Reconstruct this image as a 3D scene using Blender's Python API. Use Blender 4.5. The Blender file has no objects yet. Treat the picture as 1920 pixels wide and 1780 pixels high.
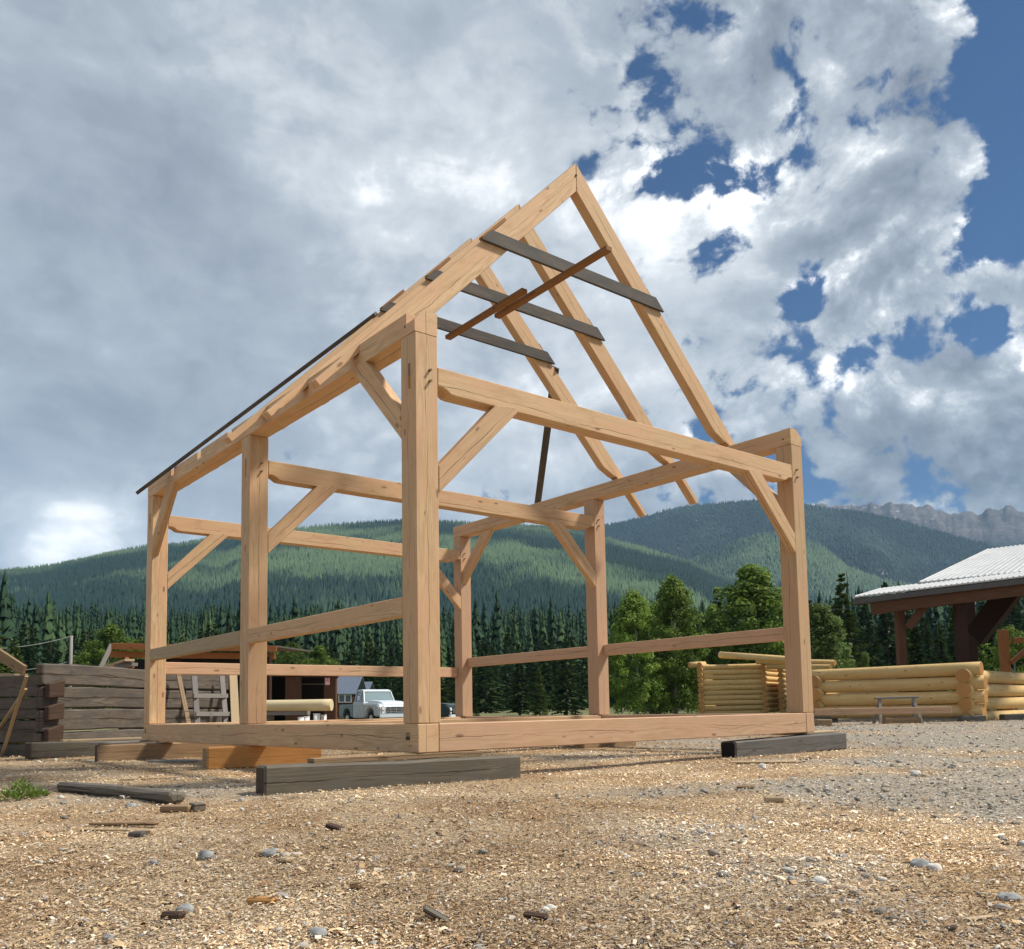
import bpy, bmesh, math, random
import numpy as np
from mathutils import Matrix, Vector
random.seed(7)
rng = np.random.default_rng(7)
SC = bpy.context.scene
COL = SC.collection
R_ = math.radians

# ------------------------------------------------------------------ camera
CF, CX, CY = 1669.61, 993.4, 1185.27          # focal length and principal point, in photo pixels
YAW, PITCH, ROLL = 0.8772, 0.0876, -0.0191
EYE = np.array([-4.2971, -6.7453, 0.1027])
GZ = -0.52                                    # level of the yard
_fw = np.array([math.cos(YAW)*math.cos(PITCH), math.sin(YAW)*math.cos(PITCH), math.sin(PITCH)])
_rt = np.array([math.sin(YAW), -math.cos(YAW), 0.0])
_up = np.cross(_rt, _fw)
_R = math.cos(ROLL)*_rt + math.sin(ROLL)*_up
_U = -math.sin(ROLL)*_rt + math.cos(ROLL)*_up
def ray(px, py): return _fw + (px-CX)/CF*_R - (py-CY)/CF*_U
def at(px, py, d): return Vector((EYE + d*ray(px, py)).tolist())
def ground_at(px, d, z=GZ):
    """point of the yard seen in column px at distance d"""
    r0 = ray(px, 1335.0); h = r0[:2]/np.linalg.norm(r0[:2])
    return Vector((EYE[0]+h[0]*d, EYE[1]+h[1]*d, z))
cam = bpy.data.cameras.new('camera'); camo = bpy.data.objects.new('camera', cam); COL.objects.link(camo)
cam.sensor_fit = 'HORIZONTAL'; cam.sensor_width = 36.0; cam.lens = CF/1920*36.0
cam.shift_x = (960-CX)/1920; cam.shift_y = (CY-890)/1920
cam.clip_start = 0.05; cam.clip_end = 30000
camo.matrix_world = Matrix(((_R[0], _U[0], -_fw[0], EYE[0]), (_R[1], _U[1], -_fw[1], EYE[1]), (_R[2], _U[2], -_fw[2], EYE[2]), (0, 0, 0, 1)))
SC.camera = camo
SC.view_settings.view_transform = 'Standard'; SC.view_settings.look = 'None'
SC.view_settings.exposure = 0.86; SC.view_settings.gamma = 1.0
SC.cycles.volume_bounces = 0

# ------------------------------------------------------------------ node helper
class NT:
    def __init__(s, tree): s.t = tree; s.t.nodes.clear()
    def n(s, typ, inp=None, **kw):
        nd = s.t.nodes.new(typ)
        for k, v in kw.items(): setattr(nd, k, v)
        for k, v in (inp or {}).items():
            sock = nd.inputs[k]
            if isinstance(v, bpy.types.NodeSocket): s.t.links.new(v, sock)
            else: sock.default_value = v
        return nd
    def m(s, op, a, b=None, c=None, clamp=False):
        i = {0: a}
        if b is not None: i[1] = b
        if c is not None: i[2] = c
        return s.n('ShaderNodeMath', i, operation=op, use_clamp=clamp).outputs[0]
    def v(s, op, a, b=None, sc=None):
        i = {0: a}
        if b is not None: i[1] = b
        nd = s.n('ShaderNodeVectorMath', i, operation=op)
        if sc is not None:
            if isinstance(sc, bpy.types.NodeSocket): s.t.links.new(sc, nd.inputs['Scale'])
            else: nd.inputs['Scale'].default_value = sc
        return nd.outputs['Value'] if op in ('DOT_PRODUCT', 'LENGTH', 'DISTANCE') else nd.outputs[0]
    def noise(s, vec, scale, detail=4, rough=.55, dist=0, col=False, lac=2.0):
        nd = s.n('ShaderNodeTexNoise', {'Vector': vec, 'Scale': scale, 'Detail': detail, 'Roughness': rough, 'Distortion': dist, 'Lacunarity': lac})
        return nd.outputs[1 if col else 0]
    def ramp(s, f, stops, interp='LINEAR'):
        nd = s.n('ShaderNodeValToRGB', {0: f}); cr = nd.color_ramp; cr.interpolation = interp
        while len(cr.elements) < len(stops): cr.elements.new(.5)
        for e, (p, c) in zip(cr.elements, stops):
            e.position = p; e.color = (c if len(c) == 4 else (*c, 1)) if hasattr(c, '__len__') else (c, c, c, 1)
        return nd.outputs[0]
    def mr(s, x, a, b, c=0., d=1., smooth=False):
        return s.n('ShaderNodeMapRange', {0: x, 1: a, 2: b, 3: c, 4: d}, interpolation_type='SMOOTHSTEP' if smooth else 'LINEAR').outputs[0]
    def mix(s, f, a, b, mode='MIX'):
        nd = s.n('ShaderNodeMix', data_type='RGBA', blend_type=mode)
        for k, v in ((0, f), (6, a), (7, b)):
            if isinstance(v, bpy.types.NodeSocket): s.t.links.new(v, nd.inputs[k])
            else: nd.inputs[k].default_value = v if k == 0 else ((*v, 1) if len(v) == 3 else v)
        return nd.outputs[2]
    def sep(s, v): nd = s.n('ShaderNodeSeparateXYZ', {0: v}); return nd.outputs
    def comb(s, x, y, z): return s.n('ShaderNodeCombineXYZ', {0: x, 1: y, 2: z}).outputs[0]

# ------------------------------------------------------------------ light
SUN_AZ = math.atan2(-0.58, 0.80); SUN_EL = R_(52)
sd = Vector((math.cos(SUN_EL)*math.cos(SUN_AZ), math.cos(SUN_EL)*math.sin(SUN_AZ), math.sin(SUN_EL)))
sun = bpy.data.lights.new('sun', 'SUN'); sun.energy = 3.0; sun.angle = R_(6.0); sun.color = (1.0, .93, .82)
suno = bpy.data.objects.new('sun', sun); COL.objects.link(suno)
suno.rotation_euler = sd.to_track_quat('Z', 'Y').to_euler(); suno.location = (0, -20, 40)

world = bpy.data.worlds.new('World'); SC.world = world; world.use_nodes = True
w = NT(world.node_tree)
world.cycles.sampling_method = 'MANUAL'; world.cycles.sample_map_resolution = 256
tc = w.n('ShaderNodeTexCoord').outputs['Generated']
D = w.v('NORMALIZE', tc)
sky = w.n('ShaderNodeTexSky'); sky.sky_type = 'NISHITA'; sky.sun_disc = False
sky.sun_elevation = SUN_EL; sky.sun_rotation = math.pi/2 - SUN_AZ
sky.altitude = 900; sky.air_density = 1.0; sky.dust_density = 0.4; sky.ozone_density = 2.0
dz = w.sep(D)
def blobs(lst):
    """sum of soft spots round fixed directions of the sky: (px, py, radius px, amount)"""
    tot = None
    for px, py, rad, a in lst:
        d = ray(px, py); d = d/np.linalg.norm(d)
        k = 1.0/((rad/CF)**2)
        dt = w.v('DOT_PRODUCT', D, tuple(d.tolist()))
        e = w.m('EXPONENT', w.m('MULTIPLY', w.m('SUBTRACT', dt, 1.0), k*1.6))
        tot = w.m('MULTIPLY', e, a) if tot is None else w.m('MULTIPLY_ADD', e, a, tot)
    return tot
holes = blobs([(1985, 90, 120, .55), (1985, 230, 90, .45), (1925, 110, 60, .25), (1930, 330, 45, .22), (1890, 395, 45, .25), (1835, 455, 50, .28), (1790, 500, 40, .22),
               (1375, 330, 42, .26), (1440, 335, 40, .26), (1310, 350, 40, .22), (1240, 325, 42, .26), (1480, 240, 34, .24), (1525, 530, 34, .27), (1490, 560, 26, .2),
               (1560, 700, 34, .28), (1625, 655, 40, .30), (1690, 625, 42, .32), (1760, 605, 44, .34), (1830, 600, 44, .34), (1895, 610, 42, .30), (1340, 30, 30, .13),
               (1180, 95, 40, .10), (1220, 60, 40, .08), (1120, 335, 40, .22), (1940, 420, 60, .35), (1320, 815, 30, .2),
               (250, 250, 520, -.32), (500, 700, 450, -.36), (900, 150, 250, -.10), (1600, 250, 130, -.04), (1400, 440, 80, -.10), (1750, 760, 120, -.08), (1300, 620, 170, -.10), (1000, 700, 200, -.2)])
cz = w.m('MULTIPLY', dz[2], 1.25)
Q = w.comb(dz[0], dz[1], cz)
warp = w.noise(Q, 3.2, 3, .5, col=True)
Qw = w.v('ADD', Q, w.v('SCALE', w.v('SUBTRACT', warp, (.5, .5, .5)), sc=.12))
n1 = w.noise(Qw, 6.5, 12, .63)
sd_off = tuple((0.035*np.array([float(sd.x)*.2-.1, float(sd.y)*.2, 1.0])).tolist())
n1b = w.noise(w.v('ADD', Qw, sd_off), 6.5, 8, .60)
dens0 = w.m('SUBTRACT', w.m('MULTIPLY_ADD', w.m('SUBTRACT', n1, .5), 2.3, .675), holes)
# billows: inverted cell noise gives the rounded heads of cumulus
vor = w.n('ShaderNodeTexVoronoi', {'Vector': w.v('ADD', Qw, w.v('SCALE', w.noise(Q, 16, 3, .6, col=True), sc=.035)), 'Scale': 13.0, 'Detail': 2.0, 'Roughness': .6}, feature='F1')
bil = w.m('SUBTRACT', 1.0, vor.outputs['Distance'])
dens = w.m('MULTIPLY_ADD', w.m('SUBTRACT', bil, .08), .42, dens0)
cover = w.m('MAXIMUM', w.mr(dens, .42, .60, smooth=True), w.mr(dz[2], .12, .03))
relief = w.m('MULTIPLY', w.m('SUBTRACT', n1, n1b), 3.6)
big = w.noise(w.v('ADD', Q, (3.1, 1.7, .4)), 2.6, 4, .5)
streak = w.noise(w.v('MULTIPLY', Qw, (1.6, 1.6, 4.6)), 2.2, 6, .58, .5)
shade = blobs([(150, 560, 300, -.16), (200, 130, 220, -.06), (60, 800, 240, -.10), (430, 780, 220, -.05), (620, 900, 170, .08), (700, 200, 220, .06), (330, 330, 120, -.10), (520, 560, 120, -.07), (640, 330, 110, .06), (820, 330, 110, .04), (900, 500, 120, -.06), (1000, 90, 110, -.08), (1180, 440, 90, .08),
               (1380, 395, 55, .26), (1230, 420, 50, .14), (110, 1015, 80, .42), (230, 1000, 60, .2), (1150, 250, 160, .08), (1650, 270, 70, .10), (1800, 190, 70, .14), (1780, 420, 60, .12), (1870, 520, 60, .14), (1880, 700, 60, .18),
               (1620, 720, 55, .14), (1700, 690, 60, .16), (1420, 550, 60, -.10), (1700, 370, 90, -.10), (1430, 110, 90, -.06), (1650, 480, 70, -.06), (1850, 850, 150, -.16), (1640, 820, 60, -.08), (1600, 880, 90, -.04), (950, 920, 170, .04), (620, 940, 150, .0)])
detail_amt = w.mr(holes, -.22, .0, .20, 1.0)
b = w.m('ADD', w.m('MULTIPLY', relief, detail_amt), .64)
b = w.m('ADD', b, w.m('MULTIPLY', w.m('SUBTRACT', bil, .6), w.m('MULTIPLY', detail_amt, .60)))
b = w.m('ADD', b, w.m('MULTIPLY', w.m('SUBTRACT', big, .5), .34))
b = w.m('ADD', b, w.m('MULTIPLY', w.m('SUBTRACT', streak, .5), .52))
b = w.m('ADD', b, shade)
edge = w.m('MULTIPLY', w.mr(dens, .48, .80, .34, 0.), detail_amt)
b = w.m('ADD', b, edge)
cloud = w.ramp(w.m('MULTIPLY_ADD', b, 1/1.35, .35/1.35), [(0.0, (.07, .085, .11)), (.26, (.13, .15, .18)), (.48, (.20, .225, .262)), (.644, (.27, .30, .335)), (.79, (.43, .455, .48)), (.95, (.86, .86, .86))])
KS = .09
cloud = w.v('SCALE', cloud, sc=1.0/KS)
blue = w.mix(1.0, sky.outputs[0], (.48, .80, 1.12, 1), 'MULTIPLY')
blue = w.v('SCALE', blue, sc=.38)
skyc = w.mix(cover, blue, cloud)
# under the horizon: nothing to see, keep it neutral
bg = w.n('ShaderNodeBackground', {'Color': skyc, 'Strength': KS})
w.t.links.new(bg.outputs[0], w.n('ShaderNodeOutputWorld').inputs[0])

# ------------------------------------------------------------------ materials
def newmat(name):
    m = bpy.data.materials.new(name); m.use_nodes = True; return m, NT(m.node_tree)
def finish(m, t, col, rough=.7, bump=None, bs=.3, bd=.01, spec=.3, metal=0., trans=None, normal=None):
    i = {'Base Color': col if isinstance(col, bpy.types.NodeSocket) else ((*col, 1) if len(col) == 3 else col), 'Roughness': rough, 'Metallic': metal, 'Specular IOR Level': spec}
    p = t.n('ShaderNodeBsdfPrincipled', i)
    if bump is not None:
        bn = t.n('ShaderNodeBump', {'Height': bump, 'Strength': bs, 'Distance': bd}); t.t.links.new(bn.outputs[0], p.inputs['Normal'])
    out = p.outputs[0]
    if trans is not None:
        tr = t.n('ShaderNodeBsdfTranslucent', {'Color': trans[0]}); mx = t.n('ShaderNodeMixShader', {0: trans[1], 1: out, 2: tr.outputs[0]}); out = mx.outputs[0]
    t.t.links.new(out, t.n('ShaderNodeOutputMaterial').inputs[0]); return m

def wood(name, light, dark, pink=None, knot=(.10, .05, .025), crack=.5, grain=1.0, blotch=.5, rough=.66, cw=.0022, grey=None, seed=0., knots=1.0):
    """sawn timber, grain along the part's own X axis"""
    m, t = newmat(name)
    oc = t.n('ShaderNodeTexCoord').outputs['Object']
    rnd = t.n('ShaderNodeObjectInfo').outputs['Random']
    off = t.comb(t.m('MULTIPLY', rnd, 37.0), t.m('MULTIPLY', rnd, 91.0), t.m('MULTIPLY_ADD', rnd, 53.0, seed))
    p = t.v('ADD', oc, off)
    s = t.sep(oc)
    # long fibres
    fib = t.noise(t.v('MULTIPLY', p, (1.6, 60, 60)), 1.0, 5, .6)
    wob = t.noise(t.v('MULTIPLY', p, (.7, 3, 3)), 1.0, 3, .5, col=True)
    pw = t.v('ADD', oc, t.v('SCALE', t.v('SUBTRACT', wob, (.5, .5, .5)), sc=.09))
    sw = t.sep(pw)
    ry = t.m('ADD', sw[1], t.m('MULTIPLY', t.m('SUBTRACT', rnd, .5), .3)); rz = t.m('ADD', sw[2], .07)
    rad = t.m('SQRT', t.m('ADD', t.m('MULTIPLY', ry, ry), t.m('MULTIPLY', rz, rz)))
    rings = t.m('SINE', t.m('MULTIPLY_ADD', rad, 520.0*grain, t.m('MULTIPLY', fib, 2.5)))
    ringm = t.m('MULTIPLY_ADD', rings, .5, .5)
    g = t.m('ADD', t.m('MULTIPLY', fib, .65), t.m('MULTIPLY', ringm, .22))
    g = t.mr(g, .25, .65)
    col = t.mix(t.m('MULTIPLY', g, .78), light, dark)
    bl = t.noise(t.v('MULTIPLY', p, (1.3, 4, 4)), 1.0, 4, .6)
    if pink: col = t.mix(t.m('MULTIPLY', t.mr(bl, .38, .66), blotch), col, pink)
    if grey: col = t.mix(t.mr(t.noise(t.v('MULTIPLY', p, (2.2, 7, 7)), 1.0, 5, .65), .40, .62), col, grey)
    tone = t.mr(rnd, 0, 1, .84, 1.08)
    col = t.mix(1.0, col, t.comb(tone, tone, tone), 'MULTIPLY')
    # knots
    vk = t.n('ShaderNodeTexVoronoi', {'Vector': t.v('MULTIPLY', p, (3.0, 8, 8)), 'Scale': 1.0, 'Randomness': 1.0})
    kd = vk.outputs['Distance']; kr = t.m('MULTIPLY', t.sep(vk.outputs['Color'])[0], .15*knots)
    km = t.mr(t.m('SUBTRACT', kd, kr), -.02, .05, 1, 0)
    km = t.m('MULTIPLY', km, t.m('GREATER_THAN', kr, .05*knots))
    col = t.mix(t.m('MULTIPLY', km, .62), col, knot)
    stain = t.noise(t.v('MULTIPLY', t.v('ADD', p, (4, 8, 2)), (2.5, 9, 9)), 1.0, 6, .7, .8)
    col = t.mix(t.mr(stain, .50, .70, 0, .48), col, dark)
    saw = t.m('SINE', t.m('MULTIPLY_ADD', s[0], 420.0, t.m('MULTIPLY', stain, 30.0)))
    # drying checks that wander along the faces
    def check(off1, amp, comp, thr):
        c = t.noise(t.v('MULTIPLY', t.v('ADD', t.comb(s[0], 0., 0.), t.v('ADD', off, off1)), (.8, 1, 1)), 1.0, 6, .6)
        c = t.m('MULTIPLY', t.m('SUBTRACT', c, .5), amp)
        d = t.m('ABSOLUTE', t.m('SUBTRACT', s[comp], c))
        wd = t.noise(t.v('ADD', t.comb(t.m('MULTIPLY', s[0], .9), 0., 0.), t.v('ADD', off, off1)), 1.0, 3, .6)
        wd = t.m('MULTIPLY', t.mr(wd, thr, thr+.18), cw)
        return t.m('LESS_THAN', d, wd)
    ck = check((5, 2, 9), .16, 2, .42 if crack > .4 else .5)
    ck = t.m('MAXIMUM', ck, check((15, 7, 1), .16, 1, .42 if crack > .4 else .5))
    if crack > .7: ck = t.m('MAXIMUM', ck, check((25, 3, 4), .34, 2, .47))
    if crack > 0: col = t.mix(t.m('MULTIPLY', ck, .85), col, (.035, .02, .012))
    h = t.m('SUBTRACT', t.m('ADD', t.m('MULTIPLY_ADD', saw, .05, t.m('MULTIPLY', fib, .5)), t.m('MULTIPLY', bl, .4)), t.m('MULTIPLY', ck, 2.0) if crack > 0 else 0.0)
    return finish(m, t, col, rough, h, .35, .004, spec=.25)

M = {}
M['fir'] = wood('fresh_fir', (.70, .50, .295), (.42, .25, .12), pink=(.63, .385, .225), blotch=.9, cw=.0030, knots=.85)
M['fir_pink'] = wood('fresh_pink_fir', (.68, .465, .30), (.47, .28, .15), pink=(.67, .41, .265), blotch=.8, crack=.8, cw=.0028, knots=.85, seed=11)
M['plank_brown'] = wood('brown_plank', (.33, .16, .055), (.20, .085, .028), crack=0, seed=5)
M['plank_dark'] = wood('weathered_plank', (.15, .125, .10), (.05, .042, .036), crack=0, seed=3, grey=(.075, .072, .068))
M['beam_grey'] = wood('weathered_beam', (.20, .17, .125), (.085, .07, .05), crack=.8, cw=.006, grey=(.14, .125, .10), seed=8)
M['beam_dark'] = wood('dark_beam', (.20, .185, .165), (.075, .068, .06), crack=.8, cw=.004, grey=(.135, .13, .12), seed=18)
M['beam_brown'] = wood('brown_beam', (.36, .24, .135), (.20, .125, .066), crack=.8, cw=.003, seed=28)
M['beam_orange'] = wood('orange_beam', (.52, .27, .09), (.36, .16, .045), crack=.8, cw=.003, seed=38)
M['old_wall'] = wood('old_wall_timber', (.20, .165, .13), (.055, .042, .033), crack=.9, cw=.012, grey=(.10, .088, .076), seed=48)
M['old_end'] = wood('old_end_grain', (.10, .06, .04), (.04, .022, .016), crack=.8, cw=.006, seed=58)
M['board'] = wood('pale_board', (.52, .40, .25), (.36, .25, .14), crack=0, seed=68)
M['board_grey'] = wood('grey_board', (.30, .28, .26), (.17, .155, .145), crack=0, seed=78)
M['log'] = wood('peeled_log', (.76, .56, .26), (.56, .36, .14), pink=(.66, .41, .16), blotch=.8, crack=.5, knots=1.3, seed=88, rough=.7)
M['log_pale'] = wood('pale_peeled_log', (.64, .56, .36), (.52, .40, .21), crack=.0, seed=98)
M['log_end'] = wood('log_end', (.52, .27, .09), (.40, .18, .055), crack=0, seed=108)
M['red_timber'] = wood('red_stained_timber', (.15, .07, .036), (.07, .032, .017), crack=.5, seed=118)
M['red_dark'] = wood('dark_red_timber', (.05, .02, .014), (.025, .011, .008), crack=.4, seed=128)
M['orange_fascia'] = wood('orange_fascia', (.40, .17, .06), (.25, .09, .03), crack=0, seed=138)

def flat(name, col, rough=.6, var=.15, scale=4., metal=0., spec=.4, bump=.2):
    m, t = newmat(name)
    oc = t.n('ShaderNodeTexCoord').outputs['Object']
    n = t.noise(oc, scale, 5, .6)
    k = t.mr(n, .3, .7, 1-var, 1+var)
    return finish(m, t, t.mix(1.0, col, t.comb(k, k, k), 'MULTIPLY'), rough, n, bump, .01, spec, metal)
M['iron'] = flat('rusty_iron', (.05, .035, .03), .6)
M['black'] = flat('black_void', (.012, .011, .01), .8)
M['hole'] = flat('peg_hole', (.02, .012, .008), .9)

# ------------------------------------------------------------------ mesh helpers
def tag(o, label=None, cat=None, group=None, kind=None):
    if label: o['label'] = label
    if cat: o['category'] = cat
    if group: o['group'] = group
    if kind: o['kind'] = kind
    return o
def empty(name, loc, label=None, cat=None, group=None):
    o = bpy.data.objects.new(name, None); COL.objects.link(o); o.location = loc; o.empty_display_size = .2
    return tag(o, label, cat, group)
def link(name, me, mat, parent=None, mw=None):
    o = bpy.data.objects.new(name, me); COL.objects.link(o)
    for mm in (mat if isinstance(mat, (list, tuple)) else [mat]):
        if mm is not None: me.materials.append(mm)
    mw = mw or Matrix.Identity(4)
    if parent is not None:
        o.parent = parent
        pw = Matrix.Translation(parent.location) @ parent.rotation_euler.to_matrix().to_4x4()
        pp = parent.parent
        if pp is not None:
            pw = Matrix.Translation(pp.location) @ pp.rotation_euler.to_matrix().to_4x4() @ pw
        o.matrix_basis = pw.inverted() @ mw
    else: o.matrix_basis = mw
    return o
def np_mesh(name, verts, faces, k, smooth=False, cols=None, mats=None):
    """fast mesh: every face has k corners"""
    me = bpy.data.meshes.new(name); verts = np.asarray(verts, np.float32); faces = np.asarray(faces, np.int32)
    nf = len(faces)
    me.vertices.add(len(verts)); me.vertices.foreach_set('co', verts.ravel())
    me.loops.add(nf*k); me.loops.foreach_set('vertex_index', faces.ravel())
    me.polygons.add(nf); me.polygons.foreach_set('loop_start', np.arange(0, nf*k, k, dtype=np.int32))
    if smooth: me.polygons.foreach_set('use_smooth', np.ones(nf, bool))
    if mats is not None: me.polygons.foreach_set('material_index', np.asarray(mats, np.int32))
    me.update(calc_edges=True)
    if cols is not None:
        a = me.color_attributes.new('Col', 'FLOAT_COLOR', 'POINT')
        c = np.ones((len(verts), 4), np.float32); c[:, :3] = cols; a.data.foreach_set('color', c.ravel())
    me.validate(); return me
def frame_from(a, b, upv):
    """matrix whose X runs from a to b and whose Z leans to upv"""
    x = (b-a).normalized(); y = upv.cross(x).normalized(); z = x.cross(y)
    mid = (a+b)/2
    return Matrix(((x.x, y.x, z.x, mid.x), (x.y, y.y, z.y, mid.y), (x.z, y.z, z.z, mid.z), (0, 0, 0, 1)))
def timber_mesh(name, L, w, h, c=.008, seg=None, warp=0.0, taper=None, seed=0):
    """squared timber, chamfered arrises, X along its length"""
    rr = random.Random(seed)
    seg = seg or max(2, int(L/.35))
    xs = [-L/2, -L/2+c] + [-L/2+c+(L-2*c)*i/seg for i in range(1, seg)] + [L/2-c, L/2]
    V = []; F = []; F4 = []
    ph = [rr.random()*6.28 for _ in range(8)]
    for i, x in enumerate(xs):
        e = c if i in (0, len(xs)-1) else 0
        hw, hh = w/2-e, h/2-e; cc = c
        ring = [(hw-cc, hh), (hw, hh-cc), (hw, -hh+cc), (hw-cc, -hh), (-hw+cc, -hh), (-hw, -hh+cc), (-hw, hh-cc), (-hw+cc, hh)]
        for j, (y, z) in enumerate(ring):
            V.append((x, y+warp*math.sin(x*2.1+ph[0])+warp*.5*math.sin(x*5.3+ph[j]), z+warp*math.sin(x*1.7+ph[1])+warp*.5*math.sin(x*6.1+ph[(j+3) % 8])))
    for i in range(len(xs)-1):
        for j in range(8):
            F.append((i*8+j, i*8+(j+1) % 8, (i+1)*8+(j+1) % 8, (i+1)*8+j))
    F.append(tuple(range(8))[::-1][::-1]); n = (len(xs)-1)*8
    F.append(tuple(n+7-j for j in range(8)))
    me = bpy.data.meshes.new(name); me.from_pydata(V, [], F); me.update()
    bm = bmesh.new(); bm.from_mesh(me); bmesh.ops.recalc_face_normals(bm, faces=bm.faces); bm.to_mesh(me); bm.free()
    return me
_tc = [0]
def timber(name, a, b, w, h, mat, parent=None, up=(0, 0, 1), c=.008, warp=0.0, label=None, ends=None):
    a = Vector(a); b = Vector(b); _tc[0] += 1
    me = timber_mesh(name, (b-a).length, w, h, c, warp=warp, seed=_tc[0])
    o = link(name, me, [mat]+([ends] if ends else []), parent, frame_from(a, b, Vector(up)))
    if ends:
        me.polygons[-1].material_index = 1; me.polygons[-2].material_index = 1
    if label: o['label'] = label
    return o
def box(name, x0, x1, y0, y1, z0, z1, mat, parent=None, c=.008, axis=0):
    """axis aligned timber given by its extents; grain along `axis`"""
    ctr = [(x0+x1)/2, (y0+y1)/2, (z0+z1)/2]
    if axis == 0: return timber(name, (x0, ctr[1], ctr[2]), (x1, ctr[1], ctr[2]), y1-y0, z1-z0, mat, parent, (0, 0, 1), c)
    if axis == 1: return timber(name, (ctr[0], y0, ctr[2]), (ctr[0], y1, ctr[2]), x1-x0, z1-z0, mat, parent, (0, 0, 1), c)
    return timber(name, (ctr[0], ctr[1], z0), (ctr[0], ctr[1], z1), y1-y0, x1-x0, mat, parent, (1, 0, 0), c)
def prism(name, prof, th, o, xa, za, mat, parent=None, bev=.006, mw_x=None):
    """profile [(s,t)] in the plane of unit vectors xa (grain) and za, starting at point o, extruded by th along za x xa"""
    xa = Vector(xa).normalized(); za = Vector(za).normalized(); ya = za.cross(xa).normalized()
    bm = bmesh.new()
    v0 = [bm.verts.new((s, 0, t)) for s, t in prof]; v1 = [bm.verts.new((s, th, t)) for s, t in prof]
    n = len(prof); bm.faces.new(v0); bm.faces.new(v1[::-1])
    for i in range(n): bm.faces.new((v0[i], v1[i], v1[(i+1) % n], v0[(i+1) % n]))
    bmesh.ops.recalc_face_normals(bm, faces=bm.faces)
    if bev: 
        ed = [e for e in bm.edges if abs(e.calc_face_angle(0)) > .5]
        bmesh.ops.bevel(bm, geom=ed, offset=bev, segments=1, affect='EDGES', clamp_overlap=True)
    ctr = Vector((sum(s for s, t in prof)/n, th/2, sum(t for s, t in prof)/n))
    bmesh.ops.translate(bm, verts=bm.verts, vec=-ctr)
    me = bpy.data.meshes.new(name); bm.to_mesh(me); bm.free()
    wo = Vector(o) + xa*ctr.x + ya*ctr.y + za*ctr.z
    mw = Matrix(((xa.x, ya.x, za.x, wo.x), (xa.y, ya.y, za.y, wo.y), (xa.z, ya.z, za.z, wo.z), (0, 0, 0, 1)))
    return link(name, me, mat, parent, mw)
def cyl_mesh(name, a, b, r0, r1=None, seg=12, ends_mat=False, wob=0., rseed=0, rings=1):
    """round member in world axes, local X along it"""
    a = Vector(a); b = Vector(b); L = (b-a).length; r1 = r0 if r1 is None else r1
    rr = random.Random(rseed); V = []; F = []; mi = []
    ph = rr.random()*6.28
    for i in range(rings+1):
        u = i/rings; x = -L/2+L*u; r = r0+(r1-r0)*u
        r *= 1+wob*math.sin(5*u+ph)
        for j in range(seg):
            an = 2*math.pi*j/seg; V.append((x, r*math.cos(an)*(1+wob*.6*math.sin(2*an+ph)), r*math.sin(an)))
    for i in range(rings):
        for j in range(seg): F.append((i*seg+j, i*seg+(j+1) % seg, (i+1)*seg+(j+1) % seg, (i+1)*seg+j)); mi.append(0)
    F.append(tuple(range(seg))[::-1]); F.append(tuple(rings*seg+j for j in range(seg))); mi += [1, 1]
    me = bpy.data.meshes.new(name); me.from_pydata(V, [], F)
    for p, k in zip(me.polygons, mi):
        p.use_smooth = k == 0
        if ends_mat: p.material_index = k
    me.update()
    x = (b-a).normalized(); upv = Vector((0, 0, 1)) if abs(x.z) < .9 else Vector((1, 0, 0))
    return me, frame_from(a, b, upv)
def rod(name, a, b, r0, mat, parent=None, r1=None, seg=10, ends=None, wob=0., rseed=0, rings=1):
    me, mw = cyl_mesh(name, a, b, r0, r1, seg, ends is not None, wob, rseed, rings)
    me.flip_normals()
    return link(name, me, [mat]+([ends] if ends else []), parent, mw)
# ------------------------------------------------------------------ the timber frame
W, L, S = 6.198, 7.956, .25                  # gable width, eave length, post side
HB, HT, HS = 3.613, 3.834, .2585             # underside and top of the plates, depth of the sills
YB = 3.837                                   # middle bent
XC, ZR, SL, RD = 3.083, 6.985, 1.0187, .371  # ridge, roof slope, plumb depth of rafters
RY = (1.0405, 2.1844, 3.2903)                # near faces of the three rafter pairs
FR = empty('timber_frame', (0, 0, -HS), 'large pale new timber frame with three rafter pairs raised, blocked up on beams', 'timber frame')
fir, pinkf = M['fir'], M['fir_pink']
# sills
box('sill', 0, .224, 0, L, -HS, 0, fir, FR, axis=1)
box('sill', .2265, W-.185, .001, .224, -HS+.001, -.001, pinkf, FR)
box('sill', W-.1825, W, 0, L, -HS, 0, pinkf, FR, axis=1)
box('sill', .2265, W-.185, L-.224, L-.001, -HS+.001, -.001, fir, FR)
box('sill', .2265, W-.185, YB+.01, YB+.22, -HS+.003, -.002, fir, FR)
# posts
POST = [(0, 0, 'fir'), (0, YB, 'fir'), (0, L-S, 'fir'), (W-S, 0, 'fir'), (W-S, YB, 'fir_pink'), (W-S, L-S, 'fir_pink')]
posts = []
for x, y, mt in POST:
    p = box('post', x, x+S, y, y+S, .0015, HB-.0015, M[mt], FR, axis=2, c=.009); posts.append(p)
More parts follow.
